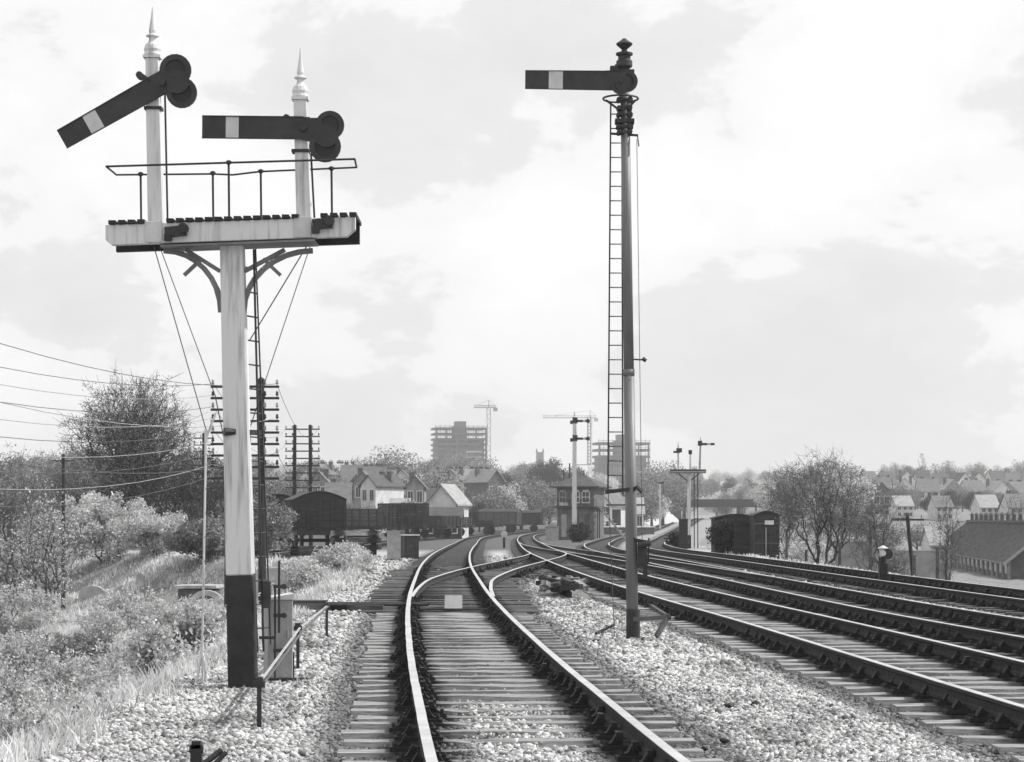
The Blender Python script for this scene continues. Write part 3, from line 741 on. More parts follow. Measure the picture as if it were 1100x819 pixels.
def stake(name, x, y, h, label, cat, w=.035, mt='iron', tilt=0, group=None, extra=None):
    t = thing(name, label, cat, (x, y, gz(x, y)), 0, group)
    m = MB(); m.beam((0,0,-.2), (math.sin(tilt)*h, 0, h), w, w*.8); m.build('stake', M[mt], t)
    m = MB(); m.tube((-.045+math.sin(tilt)*h,0,h-.03), (.045+math.sin(tilt)*h,0,h-.03), .028, n=8); m.box((math.sin(tilt)*h,0,h), (.06,.06,.05)); m.build('wire_pulley', M[mt], t)
    return t
stk = [(278.5, 785, 731, 'short iron stake with a pulley nearest the camera, below the cabinet'), (320, 721, 672, 'iron pulley stake just right of the grey cabinet'), (351, 686, 650, 'furthest iron pulley stake, beside the dark timber trough')]
tops = []
for x, yb, yt, lb in stk:
    d = F * CZ / (yb - HZ); X = XatPx(x, d); h = (yb - yt) * d / F
    stake('pulley_stake', X, d, h, lb, 'stake', group='signal wire pulley stakes'); tops.append(Vector((X, d, h)))
sw = thing('signal_wire_run', 'pale taut signal wires carried on the pulley stakes towards the signal foot', 'wire', tops[0])
for k in range(2):
    m = MB(); o0 = tops[0]; a = tops[0] + Vector((0,0,-.02 - .05*k)) - o0; b = tops[1] + Vector((.02 + .03*k,0,-.03 - .03*k)) - o0; c = tops[2] + Vector((.02*k,0,-.02)) - o0
    m.tube(a, b, .013, n=6); m.tube(b, c, .013, n=6); m.build('signal_wire', M['wirel'] if k == 0 else M['wire'], sw)
d = F * CZ / (826 - HZ); t = stake('signal_stub', XatPx(211, d), d, .16, 'short dark stub peg in the white ballast at the bottom left corner', 'peg', w=.075, mt='black')
m = MB(); m.tube((.05,0,.03), (.16,.05,.12), .022, n=6); m.tube((.11,-.02,.02), (.20,.0,.11), .018, n=6); m.build('peg_arm', M['iron'], t)

# dark timber trough / points rodding crossing at the left
d = 45.0
t = thing('rodding_trough', 'dark timber trough with point rods running from the scrub to the foreground rails', 'point rodding', (XatPx(322, d), d, 0))
m = MB(); Wd = XatPx(420, d) - XatPx(322, d)
m.box((Wd*.45, -1.1, .03), (Wd*1.0, .16, .16)); m.box((Wd*.42, .5, .05), (Wd*.92, .14, .12)); m.box((Wd*.1, -.3, .07), (.7, .5, .2)); m.build('trough_boards', M['timberd'], t)
for k, yy in enumerate((-.7, -.35, 0.05)):
    m = MB(); m.tube((-.5, yy, .10), (Wd + .7, yy + .1, .10), .025, n=8); m.build('point_rod', M['iron'], t)
m = MB()
for k in range(4): m.box((.2 + k * Wd / 4, -.3, .05), (.10, 1.0, .05))
m.build('roller_stool', M['timber'], t)
# flat plate box between the rails
d = 43.6; XC = XatPx(487, d)
t = thing('point_motor_cover', 'pale square cover plate between the rails just before the crossover blades', 'cover', (XC, d, .02))
m = MB(); m.plate([(-.16,0),(.16,0),(.155,.02),(-.155,.02)], -.2, .2); wv = m.build('cover_base', M['iron'], t)
m = MB(); m.add([(-.155,-.12,.02),(.155,-.12,.02),(.155,.16,.27),(-.155,.16,.27),(-.155,.20,.02),(.155,.20,.02)], [(0,1,2,3),(3,2,5,4),(0,3,4),(1,5,2),(0,4,5,1)]); m.build('cover_plate', M['cab'], t)
m = MB(); m.tube((-.9,.1,.03),(.95,.1,.03),.02,n=6); m.tube((-.9,-.15,.03),(.95,-.15,.03),.02,n=6); m.build('stretcher_rod', M['iron'], t)

# heap of scrap between the tracks
rr = random.Random(4); d = 53.0
t = thing('scrap_heap', 'heap of old rail ends, timbers and spoil left in the ballast between the tracks', 'scrap heap', (XatPx(602, d), d, 0))
hp = MB(); n_ = 14; vs = []; fs = []
for i in range(n_):
    for j in range(n_):
        u, v = i/(n_-1)*2-1, j/(n_-1)*2-1; rd = math.hypot(u, v)
        vs.append((u * .62, v * 3.0, max(0, (1 - rd)) * .30 * (.6 + .8 * rr.random()) - .02))
for i in range(n_-1):
    for j in range(n_-1): fs.append((i*n_+j, (i+1)*n_+j, (i+1)*n_+j+1, i*n_+j+1))
hp.add(vs, fs); hp.build('spoil', M['earth'], t)
m = MB(); m.beam((-.34, 2.2, .34), (.15, -2.6, .08), .07, .14); m.build('old_rail', [M['rail']], t)
for k in range(26):
    m = MB(); x = rr.uniform(-.35, .4); y = rr.uniform(-2.6, 2.6); a = rr.uniform(-1.5, 1.5); l = rr.uniform(.25, .6)
    m.beam((x - l*math.cos(a)*.5, y - l*math.sin(a), .06 + rr.random()*.3), (x + l*math.cos(a)*.5, y + l*math.sin(a), .12 + rr.random()*.2), .11, .10); m.build('scrap_timber', M['black'] if k % 3 else M['timber'], t)

# pair of cabinets beyond the dry bush
def cabinet(x, y, w_, d_, h_, body, lid, label, rz):
    t = thing('relay_cabinet', label, 'cabinet', (x, y, gz(x, y)), rz, 'trackside cabinets')
    m = MB(); m.box((0,0,h_/2), (w_, d_, h_)); m.build('cabinet_body', body, t, bevel=.01)
    m = MB(); m.box((0,0,h_+.02), (w_*1.12, d_*1.1, .05)); m.build('cabinet_lid', lid, t)
    m = MB(); m.box((0,-d_/2-.006,h_*.5), (w_*.8, .012, h_*.82)); m.tube((w_*.3,-d_/2-.02,h_*.45),(w_*.3,-d_/2-.02,h_*.58),.012,n=6); m.build('cabinet_door', body, t)
    m = MB(); m.box((0,0,.02), (w_*1.25, d_*1.2, .06)); m.build('cabinet_plinth', M['black'], t)
    return t
cabinet(XatPx(423, 96), 96, .48, .5, 1.12, M['cab'], M['cab'], 'pale grey trackside cabinet, left of the pair beyond the dry bush', R(8))
cabinet(XatPx(440, 102), 102, .62, .6, .95, M['iron'], M['white2'], 'dark trackside cabinet with pale lid, right of the pair beyond the dry bush', R(20))
for (x, y, X2, lb) in ((517, 592, .3, 'small dark ground disc signal standing between the far diverging tracks'), (430, 0, 0, None)):
    if not lb: continue
    d = 150; t = thing('ground_disc', lb, 'disc signal', (XatPx(541.5, d), d, gz(XatPx(541.5, d), d)), 0, 'ground disc signals')
    m = MB(); m.box((0,0,.35), (.14,.14,.7)); m.build('disc_post', M['iron'], t); m = MB(); m.plate(circ(0,.85,.2), -.12, -.08); m.box((0,0,.85),(.22,.2,.3)); m.build('disc', M['white2'], t)
# white topped disc signal among the right hand tracks
d = 60.; t = thing('ground_disc', 'stumpy dark ground disc signal with a white top between the right hand tracks', 'disc signal', (XatPx(948.5, d), d, 0), 0, 'ground disc signals')
m = MB(); m.box((0,0,.27), (.20,.2,.56)); m.tube((0,0,.5),(0,0,.72),.09,n=10); m.box((0,0,.03),(.4,.4,.08)); m.build('disc_post', M['black'], t)
m = MB(); m.box((0,0,.80), (.16,.14,.20)); m.lathe([(.11,0),(.13,.02),(.05,.07),(.01,.09)], (0,0,.90), 12); m.build('lamp_case', M['white2'], t)
m = MB(); m.plate(circ(.09,.78,.13), -.16, -.13); m.build('disc', M['iron'], t)
m = MB(); m.plate(circ(-.02,.80,.07), -.165, -.161); m.build('disc_stripe', M['white'], t)

# dark lumps of coal lying on the ballast
for px, py, sz, lb in ((783, 762, .06, 'dark upright lump of coal on the pale ballast below the tubular signal'), (812, 759, .055, 'flat dark lump of coal, right of the upright lump'), (778, 798, .04, 'small dark lump of coal near the bottom edge'), (757, 806, .03, 'smallest coal lump beside the foreground sleepers')):
    d = F * CZ / (py - HZ); x = XatPx(px, d); r_ = random.Random(px); vs = []
    for i in range(5):
        for j in range(8):
            th = math.pi * (i + .5) / 5; a = j * math.pi / 4; q = sz * r_.uniform(.7, 1.15); vs.append((math.sin(th)*math.cos(a)*q, math.sin(th)*math.sin(a)*q*.8, math.cos(th)*q*.6 + sz*.35))
    m = MB(); m.add(vs, [(i*8+j, i*8+(j+1)%8, (i+1)*8+(j+1)%8, (i+1)*8+j) for i in range(4) for j in range(8)] + [tuple(range(8)), tuple(range(39, 31, -1))])
    o = m.build('coal_lump', M['black'], None, loc=(x, d, 0)); tag(o, lb, 'coal', 'coal lumps on the ballast')

# ------------------------------------------------------------------ vegetation
def tube_mesh(name, segs, n, mt, parent):
    """segs: array (S,8) p0 p1 r0 r1 -> one mesh of little tubes"""
    s = np.array(segs, float); p0 = s[:, 0:3]; p1 = s[:, 3:6]; r0 = s[:, 6]; r1 = s[:, 7]
    d = p1 - p0; d /= (np.linalg.norm(d, axis=1, keepdims=True) + 1e-9)
    up = np.where(np.abs(d[:, 2:3]) < .9, [[0, 0, 1.]], [[0, 1., 0]])
    a = np.cross(d, up); a /= np.linalg.norm(a, axis=1, keepdims=True) + 1e-9; b = np.cross(a, d)
    t = 2 * np.pi * np.arange(n) / n
    c = np.cos(t)[None, :, None]; sn = np.sin(t)[None, :, None]
    ring = a[:, None, :] * c + b[:, None, :] * sn
    v0 = p0[:, None, :] + ring * r0[:, None, None]; v1 = p1[:, None, :] + ring * r1[:, None, None]
    v = np.concatenate([v0, v1], 1).reshape(-1, 3)
    k = np.arange(n); k2 = (k + 1) % n
    q = np.stack([k, k2, k2 + n, k + n], -1)
    f = (q[None] + 2 * n * np.arange(len(s))[:, None, None]).reshape(-1, 4)
    return np_mesh(name, v, f, mt, parent)
def leaf_mesh(name, cen, size, mt, parent, r, tone=None, aspect=1.7):
    cen = np.asarray(cen, float); n = len(cen)
    a = r.normal(0, 1, (n, 3)); a /= np.linalg.norm(a, axis=1, keepdims=True)
    b = np.cross(a, r.normal(0, 1, (n, 3))); b /= np.linalg.norm(b, axis=1, keepdims=True) + 1e-9
    s = size * (.6 + .8 * r.random(n)); s = s[:, None]
    v = np.stack([cen - a * s * aspect * .5, cen + b * s * .5, cen + a * s * aspect * .5, cen - b * s * .5], 1).reshape(-1, 3)
    f = np.arange(4 * n).reshape(-1, 4)
    if tone is None: tone = r.random(n)
    return np_mesh(name, v, f, mt, parent, attr={'tone': ('FACE', tone)})
def ball(r, n, rad):
    u = r.normal(0, 1, (n, 3)); u /= np.linalg.norm(u, axis=1, keepdims=True)
    return u * rad * r.random((n, 1)) ** .5
def grow(seed, H, W, n, clear, stems, twr, trunk_h, balance=.35, round_=1.0, ntw=4, twl=None, lean=0.0):
    """branching grown into a lumpy crown: each point of the crown joins the nearest limb, thickness summed back to the foot"""
    r = np.random.default_rng(seed)
    z0 = clear * H; rz = (H - z0) / 2; zc = z0 + rz
    pts = []
    ph = r.random(6) * 6.28
    while len(pts) < n:
        u = ball(r, 1, 1.0)[0] * (1.0 if r.random() < .75 else .8)
        az = math.atan2(u[1], u[0]); el = u[2]
        lump = 1 + .13 * math.sin(3 * az + ph[0]) * math.sin(4 * el + ph[1]) + .10 * math.sin(5 * az + ph[2] + 3 * el) + .07 * math.sin(9 * az + ph[3]) 
        p = u * lump
        flat = 1 - .25 * max(0, -p[2]) * round_
        pts.append((p[0] * W / 2 * flat + lean * (p[2] + 1), p[1] * W / 2 * flat, max(.15 * H if clear > .1 else .08 * H, zc + p[2] * rz)))
    pts = np.array(pts)
    nodes = []; par = []; plen = []
    for s_ in range(stems):
        az = r.random() * 6.28 if stems > 1 else 0; k = 0 if stems == 1 else 1
        x = math.cos(az) * .02 * W * k; y = math.sin(az) * .02 * W * k
        nodes.append((x, y, -.3)); par.append(-1); plen.append(0)
        ns = 4; th = trunk_h * H * (1 if stems == 1 else r.uniform(.7, 1.2))
        for i in range(1, ns + 1):
            q = (x + k * math.cos(az) * W * .12 * i / ns + r.normal(0, .006 * H), y + k * math.sin(az) * W * .12 * i / ns + r.normal(0, .006 * H), th * i / ns)
            nodes.append(q); par.append(len(nodes) - 2); plen.append(plen[-1] + th / ns)
    root = np.array([0, 0, trunk_h * H * .8])
    order = np.argsort(np.linalg.norm(pts - root, axis=1) + r.normal(0, .04 * H, n))
    N_ = np.zeros((len(nodes) + n * 2 + 5, 3)); N_[:len(nodes)] = nodes; PL = np.zeros(len(N_)); PL[:len(nodes)] = plen; c = len(nodes)
    ok = np.zeros(len(N_), bool)
    for i in range(c): ok[i] = (i % 5) >= 2
    for j in order:
        p = pts[j]; d = np.linalg.norm(N_[:c] - p, axis=1); cost = d + balance * PL[:c]; cost[~ok[:c]] = 1e9
        q = int(np.argmin(cost)); dd = d[q]
        mid = (N_[q] + p) / 2 + r.normal(0, dd * .07, 3) + np.array([0, 0, -dd * .03])
        N_[c] = mid; PL[c] = PL[q] + dd / 2; par.append(q); ok[c] = True
        N_[c + 1] = p; PL[c + 1] = PL[q] + dd; par.append(c); ok[c + 1] = True; c += 2
    rad = np.zeros(c); ex = 2.2; acc = np.zeros(c); kids = np.zeros(c, int)
    for i in range(c - 1, -1, -1):
        if acc[i] == 0: acc[i] = 1
        if par[i] >= 0: acc[par[i]] += acc[i]; kids[par[i]] += 1
    for i in range(c - 1, -1, -1): pass
    rad = twr * (acc ** (1 / ex)) * .8
    segs = []
    for i in range(c):
        if par[i] >= 0: segs.append((*N_[par[i]], *N_[i], min(rad[par[i]], rad[i] * 1.5), rad[i], acc[i]))
    tips = [N_[i] for i in range(c) if kids[i] == 0]
    tl_ = twl or H * .05
    for t_ in tips:
        o_ = t_ - np.array([0, 0, zc * .8]); o_ = o_ / (np.linalg.norm(o_) + 1e-6)
        for k in range(ntw):
            dv_ = o_ * .7 + r.normal(0, .6, 3); e_ = t_ + dv_ * tl_ * r.uniform(.5, 1.2); segs.append((*t_, *e_, twr * .8, twr * .5, 1)); 
    return np.array(segs), np.array(tips)
def tree(name, label, cat, x, y, seed, H, n=500, W=None, leaves=0, lsize=.08, leafmat='leaf_mid', trunkmat='bark', twigmat='twig', tw=.006, stems=1, group=None, clear=.2, trunk_h=.3, lsc=.25, z=None, balance=.35, ntw=4, twl=None, lean=0.0):
    t = thing(name, label, cat, (x, y, gz(x, y) if z is None else z), 0, group)
    arr, tips = grow(seed, H, W, n, clear, stems, tw, trunk_h, balance, 1.0, ntw, twl, lean)
    big = arr[:, 8] > 14
    tube_mesh('trunk', arr[big][:, :8], 6, M[trunkmat], t)
    tube_mesh('crown', arr[~big][:, :8], 3, M[twigmat], t)
    if leaves:
        r = np.random.default_rng(seed)
        c = tips[r.integers(0, len(tips), leaves)] + ball(r, leaves, lsc)
        tone = np.clip(.5 + .15 * np.sin(c[:, 0] * 2.3 / lsc * .3) * np.sin(c[:, 2] * 2 / lsc * .3) + r.normal(0, .2, leaves), 0, 1)
        leaf_mesh('leaves', c, lsize, M[leafmat], t, r, tone)
    return t

# big bare tree beyond the gravestones
def zH(px, d, top): x = XatPx(px, d); return x, CZ + (HZ - top) * d / F - gz(x, d)
d = 150; x, H = zH(143, d, 404)
tree('bare_tree', 'large round bare tree towering over the scrub on the left', 'tree', x, d, 11, H, 3200, 136 * d / F, leaves=26000, lsize=.062, leafmat='leaf_mid', trunkmat='barkd', twigmat='barkd', tw=.0145, clear=.16, trunk_h=.24, balance=.28, ntw=4, lsc=.42)
for i, (px, d, top, wpx, lm, nl, lb) in enumerate([
  (14, 95, 482, 110, 'leaf_mid', 2600, 'twiggy grey thorn tree at the left edge of the picture'),
  (70, 135, 478, 90, 'leaf_mid', 5000, 'dense twiggy tree on the left shoulder of the large bare tree'),
  (196, 140, 480, 90, 'leaf_dark', 5000, 'dark bushy tree on the right shoulder of the large bare tree'),
  (130, 158, 495, 150, 'leaf_dark', 9000, 'dark low thicket tree under the large bare tree'),
  (52, 84, 528, 90, 'leaf_light', 2400, 'pale bare sapling tree standing before the gravestones on the left'),
  ]):
    x, H = zH(px, d, top)
    tree('thorn_tree', lb, 'tree', x, d, 30 + i, H, 700, wpx * d / F, leaves=nl, lsize=.06, leafmat=lm, trunkmat='bark', twigmat='twig' if lm != 'leaf_dark' else 'barkd', tw=.007 * d / 80, clear=.12, stems=3, trunk_h=.15, lsc=.28)
def bush(label, px, d, top, wpx, leaves, lm='leaf_light', seed=0, ls=.075, group='leafy bushes below the line', lsc=.22, stems=4, n=260):
    x, H = zH(px, d, top)
    return tree('leafy_bush', label, 'bush', x, d, seed, max(H, .7), n, wpx * d / F, leaves=leaves, lsize=ls, leafmat=lm, tw=.0045 * max(1, d / 60), clear=.05, stems=stems, trunk_h=.12, group=group, lsc=lsc)
bush('large pale leafy bush left of centre below the big bare tree', 112, 112, 532, 115, 20000, seed=50, ls=.075, lsc=.38)
bush('pale leafy bush between the gravestones and the pale guy rod', 168, 108, 552, 80, 12000, seed=51, ls=.07, lsc=.32)
bush('speckled leafy bush just behind the bracket signal post', 222, 100, 560, 90, 12000, 'leaf_mid', seed=52, ls=.075, lsc=.32)
bush('broad speckled bush behind the foot of the near telegraph pole', 275, 104, 534, 85, 12000, 'leaf_mid', seed=53, ls=.075, lsc=.32)
bush('pale tangle of leaves in front of the flat tombs and the arched stone', 212, 78, 646, 80, 6000, seed=65, ls=.05, lsc=.2)
bush('low pale bush hugging the left edge of the picture', 8, 110, 582, 80, 8000, seed=54, ls=.07, lsc=.3)
bush('leafy bush with dark stems at the top of the bank beside the guy rod', 168, 31, 668, 62, 2600, 'leaf_light', seed=55, ls=.035, lsc=.13, n=160)
bush('bush with dark leaves left of the guy rod foot', 203, 40, 662, 52, 2600, 'leaf_mid', seed=56, ls=.04, lsc=.14, n=160)
bush('small thorn bush in the pale scrub at the left edge', 14, 42, 700, 60, 1400, 'leaf_light', seed=57, ls=.04, lsc=.16, n=160)
bush('dry pale rounded bush beside the siding, left of the pair of cabinets', 366, 74, 588, 66, 9000, 'leaf_light', seed=58, ls=.045, lsc=.2)
bush('dry tangled bush behind the grey cabinet at the signal foot', 330, 60, 604, 56, 4000, 'leaf_light', seed=59, ls=.04, lsc=.18)
bush('dark bush at the foot of the signal box steps', 622, 205, 562, 26, 2500, 'leaf_dark', seed=60, ls=.11, lsc=.25)
bush('dark bush crowding the left end of the old hut pair', 776, 119, 560, 26, 4000, 'leaf_dark', seed=61, ls=.07, lsc=.22)
bush('low bush at the foot of the far bracket signal', 728, 146, 573, 22, 2200, 'leaf_dark', seed=62, ls=.08, lsc=.2)
bush('pale scrubby bush behind the fence posts on the right', 868, 112, 580, 60, 3500, 'leaf_light', seed=63, ls=.05, lsc=.25)
bush('grey scrubby bush left of the leaning telegraph pole', 960, 118, 585, 40, 3500, 'leaf_mid', seed=64, ls=.06, lsc=.25)

# bare trees on the right beyond the fence
for i, (px, d, top, wpx, nn, st, lb) in enumerate([
  (884, 92, 488, 104, 1100, 4, 'big spreading bare tree right of the old hut pair'),
  (843, 125, 505, 50, 500, 3, 'smaller bare tree just behind the old hut pair'),
  (938, 86, 522, 62, 600, 2, 'bare tree with a thick leaning limb left of the telegraph pole'),
  (1018, 124, 540, 34, 350, 1, 'thin bare tree before the long dark shed'),
  (1098, 260, 532, 50, 400, 2, 'bare tree at the right edge behind the long dark shed')]):
    x, H = zH(px, d, top)
    tree('bare_tree', lb, 'tree', x, d, 80 + i, H, nn, wpx * d / F, leaves=nn * 2, lsize=.04, leafmat='leaf_mid', trunkmat='barkd', twigmat='bark' if i == 0 else 'twig', tw=.0065 * d / 90, clear=.12, stems=st, trunk_h=.12, balance=.5, ntw=5, twl=H * .07, lsc=.3, group='bare trees beyond the right hand fence')

# ---- grass and scrub on the bank (uncountable)
def blades(name, n, area, hmin, hmax, label, seed, mt, tone_fn=None, wd=.012):
    r = np.random.default_rng(seed); Y = area[2] + (area[3] - area[2]) * r.random(n) ** 1.3
    X = area[0](Y) + (area[1](Y) - area[0](Y)) * r.random(n)
    keep = (np.abs(X) < Y * .222 + 1.5); X, Y = X[keep], Y[keep]; n = len(X)
    clump = .5 + .5 * np.sin(X * 2.1 + np.sin(Y * 1.1) * 1.6) * np.sin(Y * .77 + X * .6)
    big = .5 + .5 * np.sin(X * .53 + 1 + np.sin(Y * .31) * 2) * np.sin(Y * .23 - X * .4)
    keep = r.random(n) < .35 + .65 * clump; X, Y, clump, big = X[keep], Y[keep], clump[keep], big[keep]; n = len(X)
    Z = ground(X, Y); h = (hmin + (hmax - hmin) * r.random(n)) * (.5 + .8 * clump) * (.6 + .8 * big); a = r.random(n) * 6.283
    w_ = wd * (1 + Y / 40) * (.6 + r.random(n)); lx, ly = r.normal(0, .35, n) * h, r.normal(0, .35, n) * h
    p = np.stack([X, Y, Z - .02], -1); u = np.stack([np.cos(a) * w_, np.sin(a) * w_, 0 * a], -1)
    mid = p + np.stack([lx * .35, ly * .35, h * .6], -1); tip = p + np.stack([lx, ly, h], -1)
    v = np.stack([p - u, p + u, mid + u * .7, mid - u * .7, tip + u * .12, tip - u * .12], 1).reshape(-1, 3)
    q = np.array([(0, 1, 2, 3), (3, 2, 4, 5)]); f = (q[None] + 6 * np.arange(n)[:, None, None]).reshape(-1, 4)
    tone = np.clip((.28 + .40 * clump + .35 * (big - .5)) + r.normal(0, .22, n), 0, 1)
    o = np_mesh(name, v, f, mt, attr={'tone': ('FACE', np.repeat(tone, 2))})
    tag(o, label, 'grass', kind='stuff'); return o
blades('dry_grass', 170000, (lambda Y: XL(Y) - 12.5 + 0 * Y, lambda Y: XL(Y) + .15 - (.5 + .5 * np.sin(Y * 1.3)) * .3, 15, 60), .04, .20, 'dry pale grass and bramble covering the bank on the left', 5, M['grassm'], wd=.005)
blades('rough_grass', 110000, (lambda Y: -.23 * Y - 2, lambda Y: np.minimum(XL(Y) + .2, -3.9), 55, 130), .06, .26, 'rough grass and weeds round the gravestones and the bushes', 6, M['grassm'], wd=.006)
blades('verge_grass', 40000, (lambda Y: XR(Y) - .2, lambda Y: XR(Y) + 16, 42, 170), .03, .13, 'low dry grass beyond the right hand fence posts', 8, M['grassm'], wd=.010)
# leafy undergrowth on the bank (brambles)
# scrub bushes scattered over the bank: three kinds, copied
rs = random.Random(77); kinds = []
for q, (H_, W_, lf, lm, lb) in enumerate(((.8, 1.3, 2600, 'leaf_light', 'low pale leafy scrub bush on the left bank below the line'), (1.0, 1.1, 900, 'leaf_light', 'thin twiggy pale scrub bush on the left bank below the line'), (.7, 1.2, 2200, 'leaf_mid', 'low darker scrub bush on the left bank below the line'))):
    kinds.append(tree('scrub_bush', lb, 'bush', 0, 0, 200 + q, H_, 150, W_, leaves=lf, lsize=.034, leafmat=lm, tw=.004, clear=.03, stems=5, trunk_h=.1, lsc=.11, ntw=5, group='scrub bushes of the same kind %s on the bank' % ('one', 'two', 'three')[q], z=0))
used = [False] * 3
for k in range(64):
    y = rs.uniform(27, 88); off = rs.uniform(1.6, 9.5) * (1 + max(0, y - 50) / 60); x = float(XL(y)) - off
    if abs(x) > y * .215 + .5 or (abs(x + 2.98 * y / 24.5) < .4 and y < 30): continue
    q = rs.choices([0, 1, 2], [5, 3, 2])[0]; c = kinds[q] if not used[q] else copy_tree(kinds[q]); used[q] = True
    s_ = rs.uniform(.6, 1.25) * (1 + max(0, y - 40) / 90); c.location = (x, y, gz(x, y)); c.scale = (s_, s_, s_ * rs.uniform(.8, 1.1)); c.rotation_euler = (0, 0, rs.random() * 6.28)
r = np.random.default_rng(21); n = 110000
Y = 22 + 45 * r.random(n) ** 1.2; X = XL(Y) - .7 - 10.5 * r.random(n) ** .9
cl = np.sin(X * 1.3 + np.sin(Y * .7)) * np.sin(Y * .9 + X * .5)
k = (np.abs(X) < Y * .222 + 1) & (cl > -.1 + .3 * r.normal(0, 1, n)); X, Y, cl = X[k], Y[k], cl[k]
Z = ground(X, Y) + np.abs(r.normal(0, .22, len(X))) * (.5 + cl.clip(0)) + .04
o = leaf_mesh('brambles', np.stack([X, Y, Z], -1), .042, M['leaf_light'], None, r, np.clip(.55 + .3 * cl * 0 + r.normal(0, .3, len(X)), 0, 1))
tag(o, 'low leafy bramble undergrowth among the dry grass of the left bank', 'undergrowth', kind='stuff')

# ------------------------------------------------------------------ far trees on the hills
def far_proto(seed, H, W, n, lm, shape='round', bare=0.0):
    r = np.random.default_rng(seed)
    t = thing('distant_tree', 'x', 'tree')
    m = MB(); m.tube((0,0,-.5), (0,0,H*.5), .35, .18, 6)
    for k in range(7):
        a = k * 2.4; m.tube((0,0,H*(.2+.05*k)), (math.cos(a)*W*.33, math.sin(a)*W*.33, H*(.5+.06*k)), .12, .04, 4)
    m.build('trunk', M['barkd'], t)
    nc = 26 if shape == 'round' else 18; cs = []
    for k in range(nc):
        if shape == 'round':
            u = r.normal(0, 1, 3); u /= np.linalg.norm(u); rad = r.random() ** .4
            cs.append((u[0]*W*.42*rad, u[1]*W*.42*rad, H*.60 + u[2]*H*.34*rad))
        else:
            zz = (k + .5) / nc; w = W * .45 * (1 - zz * .85) * r.uniform(.5, 1); a = r.random() * 6.28
            cs.append((math.cos(a)*w, math.sin(a)*w, H*(.1 + .88*zz)))
    cs = np.array(cs); ci = r.integers(0, nc, n); sz = W * (.13 if shape == 'round' else .09)
    p = cs[ci] + ball(r, n, sz * 1.9) * np.array([1, 1, .8]); p[:, 2] = np.maximum(p[:, 2], .1)
    ct = r.random(nc)
    tone = np.clip(.25 + .5 * ct[ci] + r.normal(0, .18, n), 0, 1)
    leaf_mesh('crown', p, W * .026, M[lm], t, r, tone)
    return t
PR = [('round', far_proto(1, 9, 9, 5000, 'leaf_mid')), ('bare', far_proto(2, 11, 9, 2600, 'leaf_mid')), ('dark', far_proto(3, 8, 8, 6000, 'leaf_dark')), ('pale', far_proto(4, 8, 9, 4500, 'leaf_light')), ('spire', far_proto(5, 13, 4, 1300, 'leaf_dark', 'spire'))]
LAB = {'round': 'rounded grey tree on the distant hillside among many others', 'bare': 'thinly leaved tree on the distant hillside with sky showing through', 'dark': 'dark rounded tree on the distant hillside', 'pale': 'pale leafed tree on the distant hillside', 'spire': 'dark narrow conifer rising above the distant rooftops'}
usedp = set()
def put_tree(kind, x, y, s, z=None):
    pr = dict(PR)[kind]
    if kind in usedp: c = copy_tree(pr)
    else: c = pr; usedp.add(kind)
    c.location = (x, y, (gz(x, y) if z is None else z) - .1); c.scale = (s * random.uniform(.85, 1.2), s * random.uniform(.85, 1.2), s * random.uniform(.85, 1.15)); c.rotation_euler = (0, 0, random.random() * 6.28)
    c['label'] = LAB[kind]; c['group'] = 'distant ' + kind + ' trees'
    return c
random.seed(12)
cnt = 0
for (y0, y1, n, smin, smax) in ((330, 520, 34, .7, 1.1), (520, 800, 60, .8, 1.3), (800, 1300, 80, .75, 1.2), (1300, 2300, 110, 1.0, 1.6)):
    for k in range(n):
        y = random.uniform(y0, y1); half = y * .215
        x = -half + 2 * half * (k + random.random()) / n
        if abs(x - float(TR['R2'](min(y, 700)))) < 22 and y < 720: continue
        if y < 520 and -12 < x < 16: continue
        px_ = 550 + x * F / y
        if px_ > 925 and y < 900: continue
        if 335 < px_ < 465 and y < 520: continue
        kd = random.choices(['round', 'bare', 'dark', 'pale'], [4, 3, 3, 2])[0]
        put_tree(kd, x, y, random.uniform(smin, smax))
for px, d, s in ((991, 900, 1.25), (1003, 905, 1.1), (1019, 900, 1.0), (1080, 930, .9), (962, 900, .9), (538, 900, .8), (575, 1000, .8)): put_tree('spire', XatPx(px, d), d, s)
